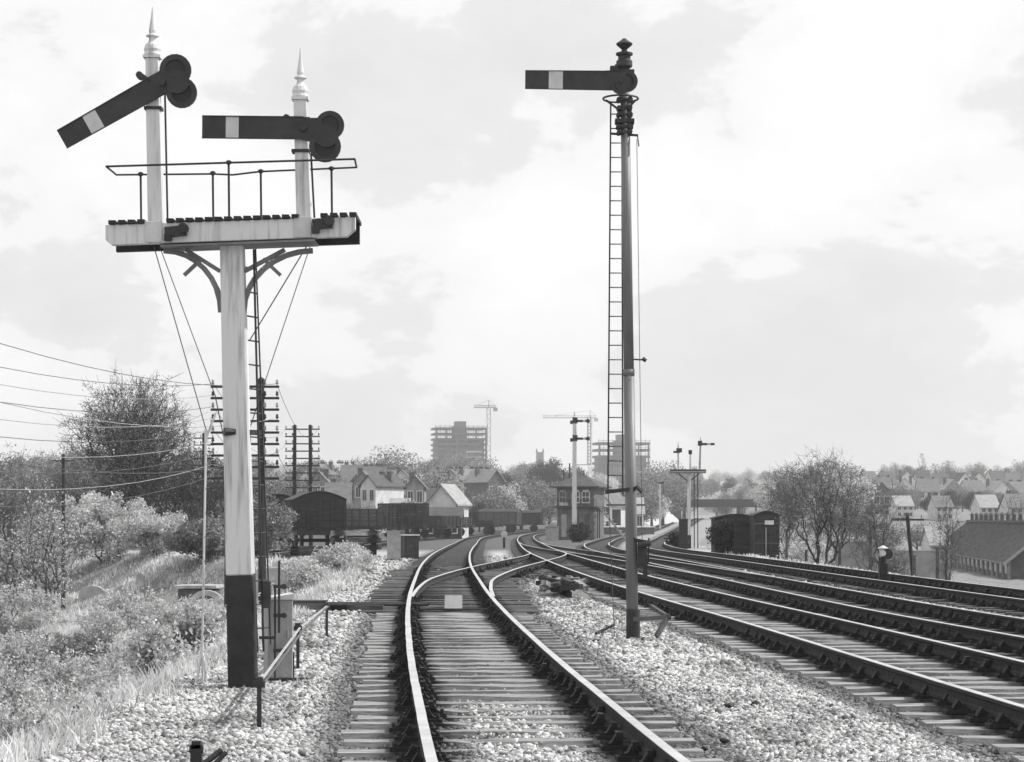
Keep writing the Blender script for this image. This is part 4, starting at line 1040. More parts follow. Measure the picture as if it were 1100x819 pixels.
# denser tree belt left of the station and behind the bridge
for px, d, s, kd in ((466, 420, 1.1, 'bare'), (476, 425, .9, 'pale'), (492, 430, .5, 'pale'), (545, 380, .8, 'pale'), (560, 385, .9, 'round'), (575, 390, .9, 'round'), (590, 400, .8, 'bare'), (530, 375, .7, 'round'), (515, 360, .55, 'dark'), (600, 420, .9, 'pale'),
   (668, 430, .8, 'round'), (700, 460, .9, 'pale'), (712, 470, 1.0, 'bare'), (690, 440, .8, 'round'), (720, 640, 1.3, 'bare'), (735, 660, 1.3, 'round'), (700, 650, 1.4, 'bare'),
   (770, 650, .9, 'pale'), (800, 660, .8, 'round'), (830, 650, .9, 'pale'), (850, 400, .9, 'pale'), (870, 420, .8, 'round'), (780, 640, .8, 'round'), (812, 640, .7, 'pale'),
   (650, 420, .6, 'dark'), (632, 330, .5, 'pale'), (680, 420, .5, 'dark'), (10, 300, 1.0, 'round'), (40, 320, 1.0, 'pale'), (90, 260, .9, 'dark'), (215, 270, .9, 'round'), (245, 260, .9, 'dark'), (290, 300, .8, 'dark'), (310, 290, .8, 'round'), (190, 300, .9, 'pale'), (262, 340, .9, 'round'), (345, 480, .9, 'dark'), (360, 500, 1, 'dark'),
   (950, 260, .42, 'round'), (985, 300, .45, 'bare'), (1030, 290, .42, 'pale'), (1060, 330, .5, 'round'), (1090, 310, .45, 'dark'), (905, 300, .6, 'bare'), (920, 350, .6, 'dark'), (890, 340, .7, 'pale'), (1000, 480, .6, 'dark'), (1045, 500, .6, 'dark'), (970, 500, .6, 'round'), (1075, 520, .6, 'round'), (1020, 560, .6, 'dark'), (957, 600, .6, 'dark'), (983, 620, .6, 'round'), (1034, 600, .6, 'bare'), (1062, 615, .6, 'round'), (1088, 600, .6, 'dark'), (1000, 760, .7, 'round'), (1050, 760, .7, 'dark'), (940, 860, .55, 'round'), (1060, 880, .6, 'round'), (1090, 900, .6, 'round')):
    put_tree(kd, XatPx(px, d), d, s)
# ------------------------------------------------------------------ telegraph poles
def insul_mb(m, x, z, s=1.0):
    m.tube((x,0,z-.08*s), (x,0,z+.03*s), .012*s, n=5); m.lathe([(.03*s,.02*s),(.045*s,.05*s),(.03*s,.09*s),(.035*s,.12*s),(.01,.15*s)], (x,0,z), 7)
def hpole(label, x, d, ztop, half, sep, narms, gap, s=1.0, group='telegraph poles'):
    zb = gz(x, d); t = thing('telegraph_pole', label, 'telegraph pole', (x, d, zb), 0, group); H = ztop - zb
    for q in ((-1, 1) if sep else (0,)):
        m = MB(); m.tube((q*sep/2*1.1,0,-.5), (q*sep/2,0,H), .14*s, .10*s, 10); m.lathe([(.13*s,0),(.13*s,.03),(.02,.10)], (q*sep/2,0,H), 10); m.build('pole', M['black'], t)
    for k in range(narms):
        z = H - .18 - k * gap
        m = MB(); m.box((0,-.10*s,z), (half*2,.08*s,.075*s)); am = m.build('cross_arm', M['iron'], t)
        ins = (-half+.06, -half+.45*s, half-.45*s, half-.06)
        for ix in ins:
            mm = MB(); insul_mb(mm, ix, z + .05, 1.15*s); o = mm.build('insulator', M['iron'] if k % 2 else M['cab'], am); o.location = (0, -.10*s, 0)
    return t, H
D1 = 70.; X1 = XatPx(263.5, D1)
zt1 = CZ + (HZ - 409) * D1 / F
hpole('near twin telegraph pole with nine cross arms behind the bracket signal', X1, D1, zt1, .97, XatPx(280, D1) - XatPx(246, D1), 9, .325, .9)
D2 = 142.; X2 = XatPx(325, D2); zt2 = CZ + (HZ - 458) * D2 / F
hpole('distant twin telegraph pole with many cross arms beside the covered van', X2, D2, zt2, 1.0, XatPx(333, D2) - XatPx(316.5, D2), 9, .42, .95)
D3 = 120.; X3 = XatPx(219, D3)
hpole('slim single telegraph pole standing just behind the pale guy rod', X3, D3, CZ + (HZ - 467) * D3 / F, .5, 0, 7, .33, .8)
D4 = 30.; X4 = -11.5
hpole('near telegraph pole just outside the left edge carrying the sagging wires', X4, D4, 5.6, .97, .7, 9, .325, .9)
X5 = XatPx(68, 92.); hpole('thin short telegraph pole standing in front of the big bare tree', X5, 92., CZ + (HZ - 490) * 92 / F, .4, 0, 1, .3, .6)
tw = thing('telegraph_wires', 'long telegraph wires sagging across the left sky between the poles', 'wires', (X1, D1, zt1))
for k in range(9):
    for sx in (-.9, .9):
        if sx > 0 and k % 3: continue
        a = Vector((X4 - X1 + sx, D4 - D1, 5.6 - .1 - k*.325 - zt1)); b = Vector((sx, -.1, -.1 - k*.325)); c = Vector((X2 - X1 + sx, D2 - D1, zt2 - .1 - k*.42 - zt1))
        m = MB(); wire(m, a, b, .0075, .75 + .03*k, 4, 14); m.build('wire', M['wirel'] if k % 2 else M['wire'], tw)
        if k % 2 == 0:
            m = MB(); wire(m, b, c, .008, 1.0, 4, 10); m.build('wire', M['wire'], tw)
# single pole with one arm on the right
d = 88.; x = XatPx(981, d); zb = gz(x, d); t = thing('telegraph_pole', 'leaning single telegraph pole with one cross arm left of the long dark shed', 'telegraph pole', (x, d, zb), 0, 'telegraph poles')
H = CZ + (HZ - 551) * d / F - zb
m = MB(); m.tube((.15,0,-.4), (-.22,0,H), .085, .065, 8); m.build('pole', M['black'], t)
m = MB(); m.box((-.2,-.08,H-.25), (1.15,.07,.07)); am = m.build('cross_arm', M['iron'], t)
for ix in (-.7, -.2, .3):
    m = MB(); insul_mb(m, ix, H - .20, .9); m.build('insulator', M['cab'], am)
# lineside posts at right
def gpost(px, yb, yt, d, label, w=.10):
    x = XatPx(px, d); t = thing('fence_post', label, 'post', (x, d, gz(x, d)), 0, 'lineside fence posts'); H = max(.4, CZ + (HZ - yt) * d / F - gz(x, d))
    m = MB(); m.box((0,0,H/2-.2), (w, w, H+.4)); m.build('post', M['timberd'], t, bevel=.01); m = MB(); m.box((0,0,H+.02), (w*1.2,w*1.2,.04)); m.build('post_cap', M['timberd'], t)
for px, yt, d, lb in ((845, 571, 108, 'squat fence post at the right end of the old hut pair'), (866, 592, 96, 'low dark fence post under the big spreading bare tree'), (902, 585, 88, 'dark fence post between the big bare tree and the white topped disc'), (935, 566, 84, 'tall dark fence post directly behind the white topped disc signal'), (982, 598, 78, 'short post at the foot of the leaning telegraph pole'), (1007, 590, 82, 'thin post at the left corner of the long dark shed')):
    gpost(px, 0, yt, d, lb)

# ------------------------------------------------------------------ gravestones on the left
def grave(px, d, top, wpx, hpx, kind, label):
    x = XatPx(px, d); w_ = wpx * d / F; zt = CZ + (HZ - top) * d / F; zb = gz(x, d); H = zt - zb
    t = thing('gravestone', label, 'gravestone', (x, d, zb), R(random.uniform(-8, 8)), 'gravestones below the line')
    m = MB()
    h2 = hpx * d / F; z0 = max(.1, H - h2)
    if kind == 'round': pts = [(-w_/2, z0), (w_/2, z0), (w_/2, H - w_*.35)] + [(w_/2*math.cos(a), H - w_*.35 + w_*.35*math.sin(a)) for a in np.linspace(.3, math.pi-.3, 7)] + [(-w_/2, H - w_*.35)]
    elif kind == 'block': pts = [(-w_/2, z0), (w_/2, z0), (w_/2, H-.08), (w_/2-.1, H), (-w_/2+.1, H), (-w_/2, H-.08)]
    else:
        ro, ri = w_/2, w_/2*.72; c0 = H - ro
        pts = [(-ro, z0)] + [(ro*math.cos(a), c0 + ro*math.sin(a)) for a in np.linspace(math.pi, 0, 12)] + [(ro, z0), (ri, z0)] + [(ri*math.cos(a), c0 + ri*math.sin(a)) for a in np.linspace(0, math.pi, 12)] + [(-ri, z0)]
    fl = kind == 'block' and wpx > 40
    if fl: m.box((0,0,H-.07), (w_, 1.5, .11), Matrix.Rotation(R(random.uniform(-2.5, 2.5)), 3, 'Y'))
    else: m.plate(pts, -.14, .14)
    m.build('headstone', M['concrete'] if not fl else M['stone'], t, bevel=.01)
    m = MB(); m.box((0,0,z0/2-.15), (w_*(.86 if fl else 1.2), 1.1 if fl else .5, z0+.3)); m.build('plinth', M['brick'] if fl else M['stone'], t)
for a in [(16, 102, 632, 13, 24, 'block', 'square pale gravestone nearest the left edge of the picture'), (30, 102, 633, 7, 20, 'round', 'narrow pale gravestone, second from the left edge'), (39, 104, 635, 7, 18, 'round', 'narrow gravestone, third from the left edge'),
          (100, 100, 629, 30, 16, 'round', 'wide rounded pale gravestone left of the large leafy bush'), (131, 99, 629, 13, 22, 'round', 'upright rounded gravestone just right of the wide one'), (151, 101, 616, 8, 22, 'block', 'slim upright gravestone among the bushes'),
          (190, 99, 622, 16, 16, 'round', 'broad rounded gravestone left of the pale guy rod'), (214, 88, 628, 46, 5, 'block', 'long low flat topped tomb to the left of the signal post'), (222, 84, 634, 44, 40, 'arch', 'pale arched stone surround just left of the signal post'), (292, 80, 610, 34, 40, 'block', 'pale square monument behind the telegraph pole foot')]: grave(*a)

# ------------------------------------------------------------------ rolling stock
def wheelset(m, x, y, r=.46, gx=.75):
    for q in (-gx, gx): m.tube((q-.06, y, r), (q+.06, y, r), r, r, 18)
    m.tube((-gx, y, r), (gx, y, r), .07, n=8)
def wagon(label, cat, x, d, rz, L_, W, body_h, kind, bm, group='wagons in the goods yard', floor=1.15, zoff=RT-.005):
    t = thing('goods_wagon', label, cat, (x, d, float(g(d)) + zoff), rz, group)
    # local y is along the wagon
    m = MB(); m.box((0,0,floor-.12), (W*.9, L_, .22)); m.build('underframe', M['iron'], t)
    for yy in (-L_*.29, L_*.29):
        m = MB(); wheelset(m, 0, yy); wh = m.build('wheelset', M['iron'], t)
        for q in (-.98, .98):
            m = MB(); m.box((q, yy, .55), (.10, .9, .1)); m.box((q, yy, .46), (.16,.26,.26)); m.plate([(0,0),(.01,0),(0,.01)], 0, .01); m.build('axle_box', M['iron'], t)
    for yy in (-1, 1):
        for q in (-.86, .86):
            m = MB(); m.tube((q, yy*L_/2, floor-.1), (q, yy*(L_/2+.42), floor-.1), .07, n=8); m.tube((q, yy*(L_/2+.40), floor-.1), (q, yy*(L_/2+.46), floor-.1), .2, n=14); m.build('buffer', M['iron'], t)
    if kind == 'van':
        n = 11; arc = [(-W/2 + W*k/(n-1), floor + body_h + .38*math.sin(math.pi*k/(n-1))) for k in range(n)]
        m = MB(); m.plate([(-W/2, floor), (W/2, floor)] + [(p[0]*.995, p[1]-.03) for p in arc[::-1]], -L_/2, L_/2); b = m.build('van_body', bm, t)
        m = MB(); m.plate([(p[0]*1.05, p[1]+.03) for p in arc] + [(p[0]*1.05, p[1]-.02) for p in arc[::-1]], -L_/2-.08, L_/2+.08); m.build('roof', M['iron'], t)
        for q in np.linspace(-W/2+.06, W/2-.06, 5):
            m = MB(); m.box((q, -L_/2-.03, floor+body_h/2), (.08,.06,body_h)); m.build('end_stanchion', M['iron'], t)
        for s in (-1, 1):
            m = MB(); m.box((s*(W/2+.02),0,floor+body_h/2), (.05,1.5,body_h*.92)); m.box((s*(W/2+.05),0,floor+body_h*.5), (.03,.08,body_h*.92)); m.build('side_door', bm, t)
            m = MB()
            for yy in np.linspace(-L_/2+.1, L_/2-.1, 6): m.box((s*(W/2+.02),yy,floor+body_h/2), (.05,.08,body_h))
            m.build('side_frame', M['iron'], t)
    else:
        th = .07
        npl = max(2, int(body_h / .2))
        for nm, c, dm in (('side_boards', (-W/2,0), (th, L_)), ('side_boards', (W/2,0), (th, L_)), ('end_boards', (0,-L_/2), (W-.15, th)), ('end_boards', (0,L_/2), (W-.15, th))):
            m = MB()
            for k in range(npl): m.box((c[0], c[1], floor + body_h*(k+.5)/npl), (dm[0], dm[1], body_h/npl - .018))
            m.build(nm, bm, t)
        for q in (-W*.34, -W*.12, W*.12, W*.34):
            for s in (-1, 1): m = MB(); m.box((q, s*(L_/2+.06), floor+body_h*.45), (.09,.07,body_h*1.0)); m.build('iron_strap', M['iron'], t)
        for yy in np.linspace(-L_/2+.05, L_/2-.05, 6):
            for s in (-1, 1): m = MB(); m.box((s*(W/2+.055), yy, floor+body_h*.48), (.05,.08,body_h)); m.build('iron_strap', M['iron'], t)
        m = MB(); m.box((0,0,floor+.02), (W-.1,L_-.1,.06)); m.build('floor', bm, t)
    return t
wagon('dark covered van with arched roof at the left of the goods yard', 'railway van', XatPx(338, 116), 116, R(10), 5.3, 2.35, 1.4, 'van', M['plank'], floor=.95)
wagon('grey open wagon just right of the covered van', 'wagon', XatPx(388, 165), 165, R(8), 5.0, 2.4, 1.15, 'open', M['plankm'])
wagon('tall black open mineral wagon standing end on beside the cabinets', 'wagon', XatPx(433, 190), 190, R(19), 5.0, 2.5, 1.75, 'open', M['plank'])
wagon('distant low wagon left of the small light bungalow', 'wagon', XatPx(478, 262), 262, R(62), 5.2, 2.4, .9, 'open', M['plank'])
wagon('small dark low wagon at the far right end of the siding', 'wagon', XatPx(514, 292), 292, R(70), 4.6, 2.3, .55, 'open', M['plank'])
wagon('faint grey van half hidden at the centre beyond the crossover', 'railway van', XatPx(537, 330), 330, R(75), 5.3, 2.4, 1.6, 'van', M['plankm'])
wagon('dark van behind the covered van, mostly hidden by the poles', 'railway van', XatPx(296, 126), 126, R(8), 5.3, 2.4, 1.2, 'van', M['plank'])
wagon('low dark open wagon between the mineral wagon and the goods shed', 'wagon', XatPx(463, 232), 232, R(50), 5.0, 2.4, .95, 'open', M['plank'])
wagon('furthest dark van beyond the centre of the crossover', 'railway van', XatPx(562, 352), 352, R(80), 5.3, 2.4, 1.5, 'van', M['plank'])
# timber buffer stop
d = 112; x = XatPx(382, d); t = thing('buffer_stop', 'old timber buffer stop with pale top beam between the van and dry bush', 'buffer stop', (x, d, gz(x, d)), R(8))
for q in (-.85, .85):
    m = MB(); m.box((q,0,.5), (.2,.25,1.3)); m.beam((q,.1,1.0), (q,1.6,0), .18,.18); m.build('upright', M['timberd'], t)
for z, mt in ((1.02, 'timber'), (.7, 'timberd'), (.38, 'timberd')):
    m = MB(); m.box((0,-.2,z), (2.3,.14,.22)); m.build('cross_beam', M[mt], t)

d = 110.; x = XatPx(334, d); t = thing('gap_filler_stack', 'added stack of dark sleepers filling the bright gap under the covered van', 'added sleeper stack', (x, d, gz(x, d)), R(4))  # stack added to darken the bright gap beneath the van
for k in range(9):
    m = MB(); m.box((random.uniform(-.1,.1), (k % 3) * .3, .08 + (k // 3) * .15), (2.5,.25,.13)); m.build('filler_sleeper', M['timberd'], t)
# ------------------------------------------------------------------ buildings
def house(label, px, d, yb, ytop, wpx, dep=9, rz=0, wall='brickl', roof='slate', front='gable', chim=1, nwin=(2, 2), group='houses beyond the goods yard', name='house', cat='house', base=None, pitch=.42, bay=False):
    x = XatPx(px, d); s = d / F; zt = CZ + (HZ - ytop) * s; zb = min(gz(x, d), CZ + (HZ - yb) * s); W = wpx * s
    H = zt - zb; rh = min(H * pitch, W * .55 if front == 'gable' else dep * .5); wh = H - rh
    t = thing(name, label, cat, (x, d, zb), rz, group)
    if front == 'gable':
        m = MB(); m.plate([(-W/2,0),(W/2,0),(W/2,wh),(0,H-.03),(-W/2,wh)], -dep/2, dep/2); m.build('wall', M[wall], t)
        m = MB()
        for sg in (-1, 1): m.add([(0,-dep/2-.3,H+.1),(sg*(W/2+.35),-dep/2-.3,wh-.25),(sg*(W/2+.35),dep/2+.3,wh-.25),(0,dep/2+.3,H+.1),(0,-dep/2-.3,H-.08),(sg*(W/2+.35),-dep/2-.3,wh-.43),(sg*(W/2+.35),dep/2+.3,wh-.43),(0,dep/2+.3,H-.08)], [(0,1,2,3),(4,7,6,5),(0,4,5,1),(2,6,7,3),(1,5,6,2)])
        rf = m.build('roof', M[roof], t)
    else:
        m = MB(); m.box((0,0,wh/2), (W,dep,wh)); 
        m.add([(-W/2,-dep/2,wh),(-W/2,dep/2,wh),(-W/2,0,H-.05)], [(0,1,2)]); m.add([(W/2,-dep/2,wh),(W/2,dep/2,wh),(W/2,0,H-.05)], [(0,2,1)]); m.build('wall', M[wall], t)
        m = MB()
        for sg in (-1, 1): m.add([(-W/2-.2,0,H+.08),(W/2+.2,0,H+.08),(W/2+.2,sg*(dep/2+.4),wh-.2),(-W/2-.2,sg*(dep/2+.4),wh-.2),(-W/2-.2,0,H-.1),(W/2+.2,0,H-.1),(W/2+.2,sg*(dep/2+.4),wh-.38),(-W/2-.2,sg*(dep/2+.4),wh-.38)], [(0,1,2,3),(4,7,6,5),(3,2,6,7),(0,3,7,4),(1,5,6,2)])
        rf = m.build('roof', M[roof], t)
    for k in range(chim):
        cx = (-W*.24, W*.3, 0)[k % 3]; m = MB(); ct = H + .45; cb = wh + rh*.3
        m.box((cx, dep*.12, (ct+cb)/2), (.75, .6, ct-cb)) 
        m.box((cx, dep*.12, ct+.05), (.9,.75,.15))
        ch = m.build('chimney', M['brick'], rf)
        for q in (-.2, .2):
            m = MB(); m.tube((cx+q, dep*.12, ct+.1), (cx+q, dep*.12, ct+.5), .12, .1, 8); m.build('chimney_pot', M['brickl'], ch)
    nx_, nz_ = nwin
    for i in range(nx_):
        for j in range(nz_):
            cx = -W/2 + W*(i+.5)/nx_; cz = wh*(j+.55)/nz_; w1 = min(1.3, W/nx_*.55); h1 = min(1.6, wh/nz_*.6)
            m = MB(); m.box((cx,-dep/2-.02,cz), (w1+.16,.08,h1+.16)); fr = m.build('window', M['frame'], t)
            m = MB(); m.box((cx-w1/4,-dep/2-.065,cz), (w1/2-.05,.03,h1-.08)); m.box((cx+w1/4,-dep/2-.065,cz), (w1/2-.05,.03,h1-.08)); m.build('pane', M['window'], fr)
    return t
for a in [
  ('grey house with slate roof at the left end of the goods yard row', 345, 330, 545, 503, 20, dict(roof='slate', front='gable', chim=2)),
  ('tall house with several upright windows behind the covered van', 364, 300, 545, 514, 32, dict(wall='brick', roof='slate', front='side', chim=1, nwin=(4, 1))),
  ('gabled house with a pale front right of the tall windowed house', 391, 340, 545, 502, 22, dict(wall='brickl', roof='slate', chim=1)),
  ('pale gabled villa with bright white end wall above the open wagon', 411, 320, 545, 506, 22, dict(wall='render', roof='slated', chim=2, rz=R(-28))),
  ('dark roofed house behind the bright white gabled villa', 400, 390, 545, 497, 36, dict(wall='brick', roof='slate', front='side', chim=2)),
  ('grey gabled brick house midway along the row', 447, 310, 548, 507, 24, dict(wall='brickl', roof='slate', chim=1)),
  ('low dark roofed house below the tower block', 470, 330, 550, 520, 26, dict(wall='brick', roof='slated', front='side', chim=0)),
  ('small light bungalow with a pale hipped roof left of centre', 481, 270, 566, 521, 34, dict(wall='render', roof='slatel', front='gable', chim=0, nwin=(3, 1), rz=R(-22), pitch=.6, dep=3.5)),
  ('low shed with a grey roof in front of the gabled brick house', 430, 280, 558, 531, 24, dict(wall='brickl', roof='slatel', front='side', chim=0, nwin=(3, 1))),
  ('house with a pale roof just under the tower crane', 520, 420, 545, 500, 26, dict(wall='brick', roof='slatel', rz=R(35), chim=1)),
  ('dark gabled house right of the tower block foot', 510, 450, 540, 504, 24, dict(wall='brick', roof='slated', chim=1)),
  ('far house with chimneys above the goods yard row', 372, 480, 520, 494, 26, dict(wall='brick', roof='slated', front='side', chim=2)),
  ('light fronted house half hidden by trees left of the tower', 432, 430, 540, 500, 20, dict(wall='render', roof='slate', chim=1)),
  ('pale walled house peeping between trees under the tower block', 495, 460, 530, 503, 22, dict(wall='render', roof='slatel', front='side', chim=1)),
  ]:
    if a[0].startswith('small light bungalow'): house(*a[:6], **a[6])
    else: house(a[0], a[1], a[2] * 1.12, a[3], a[4] + 5, a[5] * .82, **dict(dict(dep=8), **a[6]))
for px, d, s, kd in ((352, 300, .42, 'dark'), (378, 290, .4, 'round'), (400, 300, .42, 'bare'), (420, 305, .4, 'dark'), (438, 300, .42, 'round'), (456, 290, .45, 'pale'), (385, 420, .6, 'round'), (412, 430, .6, 'dark'), (440, 440, .6, 'bare'), (358, 430, .55, 'bare'), (396, 520, .85, 'round'), (428, 530, .8, 'bare')):
    put_tree(kd, XatPx(px, d), d, s)
# small platelayers' shed with light panels right of the bungalow siding
house('low dark goods shed with light doors beyond the mineral wagon', 476, 255, 568, 546, 40, dep=5, wall='plank', roof='slated', front='side', chim=0, nwin=(2, 1), name='goods_shed', cat='shed', group=None, pitch=.25)
# long terrace on the right hill
k = 0
tl_lab = ['leftmost house of the far pale terrace on the right', 'second house from the left in the far pale terrace', 'third house from the left in the far pale terrace', 'fourth house from the left in the far pale terrace', 'fifth house from the left in the far pale terrace', 'sixth house from the left in the far pale terrace', 'rightmost house of the far pale terrace on the right']
for i in range(7):
    house(tl_lab[i], 948 + i * 24, 640 + i * 5, 545, 513 + i * .8, 18 + (i % 3) * 2, dep=11, wall='render' if i % 3 else 'brickl', roof='slatel' if i % 2 else 'slate', front='gable' if i % 2 else 'side', chim=2, nwin=(3, 2), rz=R(-14 + i * 5), group='far terrace on the right')
mini = ['leftmost', 'second', 'third', 'fourth', 'fifth', 'sixth', 'seventh', 'eighth', 'ninth', 'tenth', 'eleventh', 'twelfth', 'thirteenth', 'fourteenth', 'fifteenth', 'sixteenth']
rr = random.Random(5)
for i in range(16):
    px = 338 + i * 12.5 + rr.uniform(-2, 2); d = rr.uniform(440, 560)
    house('small tightly packed house on the slope above the goods yard, %s from the left' % mini[i], px, d, 530, 498 + rr.uniform(-2, 9) + i * .5, rr.uniform(13, 20), dep=8, wall=rr.choice(['brick','brickl','render','brick']), roof=rr.choice(['slate','slated','slate','slatel']), front=rr.choice(['gable','side']), chim=rr.choice([1,2]), nwin=(2,2), rz=R(rr.uniform(-35, 35)), group='packed houses on the slope')
for i in range(9):
    px = 932 + i * 19.5; house('tiny house of the furthest roof line on the right, %s from the left' % mini[i], px, 860 + i * 6, 530, 507 + rr.uniform(-1.5, 2), 15, dep=9, wall=rr.choice(['brick','render']), roof=rr.choice(['slate','slated','slatel']), front=rr.choice(['gable','side']), chim=1, nwin=(2,1), rz=R(rr.uniform(-30, 30)), group='furthest roofs on the right')
house('dark blank gabled house standing left of the far pale terrace', 944, 520, 560, 519, 22, wall='brick', roof='slated', chim=1, group='houses on the right hillside')
lowl = ['low white fronted house below the far terrace, leftmost', 'low white fronted house below the middle of the far terrace', 'low pale house right of centre below the far terrace', 'pale house with three windows at the right edge']
for i, (px, d, yb, yt, wp) in enumerate(((968, 450, 556, 533, 18), (1010, 440, 556, 533, 18), (1058, 430, 556, 532, 20), (1090, 420, 556, 531, 22))):
    house(lowl[i], px, d, yb, yt, wp, wall='render', roof='slate' if i % 2 else 'slatel', front='side', chim=1, nwin=(3, 2), group='houses on the right hillside')
# plain garden walls below
for i, (px, d, yt, wp, lb) in enumerate(((915, 130, 582, 52, 'pale wall panel seen under the big bare tree'), (985, 170, 592, 70, 'low pale garden wall behind the leaning telegraph pole'))):
    x = XatPx(px, d); zb = gz(x, d); H = CZ + (HZ - yt) * d / F - zb; H = max(H, .5); t = thing('garden_wall', lb, 'wall', (x, d, zb), 0, 'garden walls on the right')
    m = MB(); m.box((0,0,H/2-.1), (wp*d/F,.22,H+.2)); m.build('wall', M['brickl'], t); m = MB(); m.box((0,0,H+.04), (wp*d/F+.1,.32,.08)); m.build('coping', M['concrete'], t)

# the long dark shed at the right edge: its near corner is at the right, the far end at the left
SX, SY = 38.4, 190.; zb = -3.7; t = thing('long_shed', 'long dark timber shed with a sloping ribbed roof at the right edge', 'shed', (SX, SY, zb), -math.atan2(7.4, 75))
Ls, ds = 75., 6.4; ze = -1.45 - zb; zr = 1.15 - zb
m = MB(); m.box((ds/2, Ls/2, ze/2-.3), (ds, Ls, ze+.6)); m.add([(0,0,ze),(ds,0,ze),(ds/2,0,zr-.06)], [(0,1,2)]); m.add([(0,Ls,ze),(ds,Ls,ze),(ds/2,Ls,zr-.06)], [(0,2,1)]); m.build('wall', M['plankm'], t)
m = MB(); k_ = (zr - ze) / (ds/2); ov = .6
for sg in (-1, 1):
    xe = ds/2 + sg*(ds/2+ov); zz = ze - ov*k_
    m.add([(ds/2,-.5,zr+.08),(ds/2,Ls+.5,zr+.08),(xe,Ls+.5,zz+.08),(xe,-.5,zz+.08),(ds/2,-.5,zr),(ds/2,Ls+.5,zr),(xe,Ls+.5,zz-.02),(xe,-.5,zz-.02)], [(0,1,2,3),(4,7,6,5),(3,2,6,7),(0,3,7,4),(1,5,6,2)])
for k in range(48):
    y = -.4 + k * (Ls + .8) / 47; m.beam((ds/2, y, zr + .12), (-ov, y, ze - ov*k_ + .12), .16, .10)
rf = m.build('roof', M['slate'], t)
m = MB(); m.box((ds/2, Ls/2, zr+.14), (.5,Ls+1.2,.2)); m.build('ridge', M['slated'], rf)
for k in range(14):
    m = MB(); y = 2 + k * 5.3; m.tube((ds/2,y,zr+.15),(ds/2,y,zr+.75),.20,.16,8); m.lathe([(.32,.0),(.04,.25)], (ds/2,y,zr+.75), 8); m.build('ridge_vent', M['slated'], rf)
for k in range(18):
    m = MB(); y = .4 + k * 4.3; m.box((-.08,y,ze*.47), (.2,.8,ze*.94)); m.build('buttress', M['brickl'], t)
for k in range(17):
    m = MB(); y = 2.6 + k * 4.3; m.box((-.03,y,ze*.6), (.10,1.9,1.0)); fr = m.build('window', M['timberd'], t); m = MB(); m.box((-.09,y,ze*.6), (.03,1.6,.8)); m.build('pane', M['window'], fr)
m = MB(); m.plate([(-ov,ze-ov*k_-.16),(ds/2,zr-.16),(ds/2,zr+.12),(-ov,ze-ov*k_+.12)], -.62, -.5); m.build('barge_board', M['cab'], t)
house('small white gabled outbuilding at the left end of the long dark shed', 1004, 255, 600, 566, 19, dep=6, wall='render', roof='slatel', front='side', chim=0, nwin=(1, 1), name='outbuilding', cat='outbuilding', group=None)

# old van bodies used as huts
def oldhut(label, px, wpx, d, ytop, plate):
    x = XatPx(px, d); zb = gz(x, d); W = wpx*d/F; H = CZ + (HZ - ytop)*d/F - zb; t = thing('old_van_hut', label, 'hut', (x, d, zb), 0, 'old van body huts')
    n = 9; arc = [(-W/2 + W*k/(n-1), H - .22 + .20*math.sin(math.pi*k/(n-1))) for k in range(n)]
    m = MB(); m.plate([(-W/2,-.1),(W/2,-.1)] + arc[::-1], -1.2, 1.2); b = m.build('hut_body', M['plank'], t)
    m = MB(); m.plate([(p[0]*1.07, p[1]+.07) for p in arc] + [(p[0]*1.07, p[1]+.01) for p in arc[::-1]], -1.3, 1.3); m.build('roof', M['iron'], t)
    for q in np.linspace(-W/2+.05, W/2-.05, 4): m = MB(); m.box((q,-1.23,H*.42), (.07,.06,H*.82)); m.build('end_stanchion', M['iron'], t)
    for z in (.45, .95): m = MB(); m.box((0,-1.27,H*z*.8), (W,.03,.06)); m.build('end_rail', M['plankm'], t)
    m = MB(); m.box((0,-.1,-.02), (W*1.05,2.6,.2)); m.build('sole_beam', M['timberd'], t)
    if plate:
        m = MB(); m.box((.1,-1.30,H*.78), (.42,.02,.2)); m.build('number_plate', M['white'], t)
        m = MB(); m.box((-.05,-1.29,H*.35), (.05,.04,H*.66)); m.build('pale_batten', M['cab'], t)
    return t
oldhut('left and wider of the two old dark van bodies beside the track', 789, 46, 122, 553, False)
oldhut('right one of the two old dark van bodies, with a white plate', 821, 27, 117, 550, True)
d = 119; x = XatPx(803, d); t = thing('coal_bunker', 'low dark lean-to joining the two old van bodies', 'lean-to', (x, d, gz(x, d)))
m = MB(); m.plate([(-.7,-.1),(.7,-.1),(.7,1.6),(-.7,1.7)], -.9, .6); m.build('bunker_wall', M['plank'], t); m = MB(); m.plate([(-.75,1.72),(.75,1.62),(.75,1.67),(-.75,1.77)], -1.0, .7); m.build('roof', M['iron'], t)

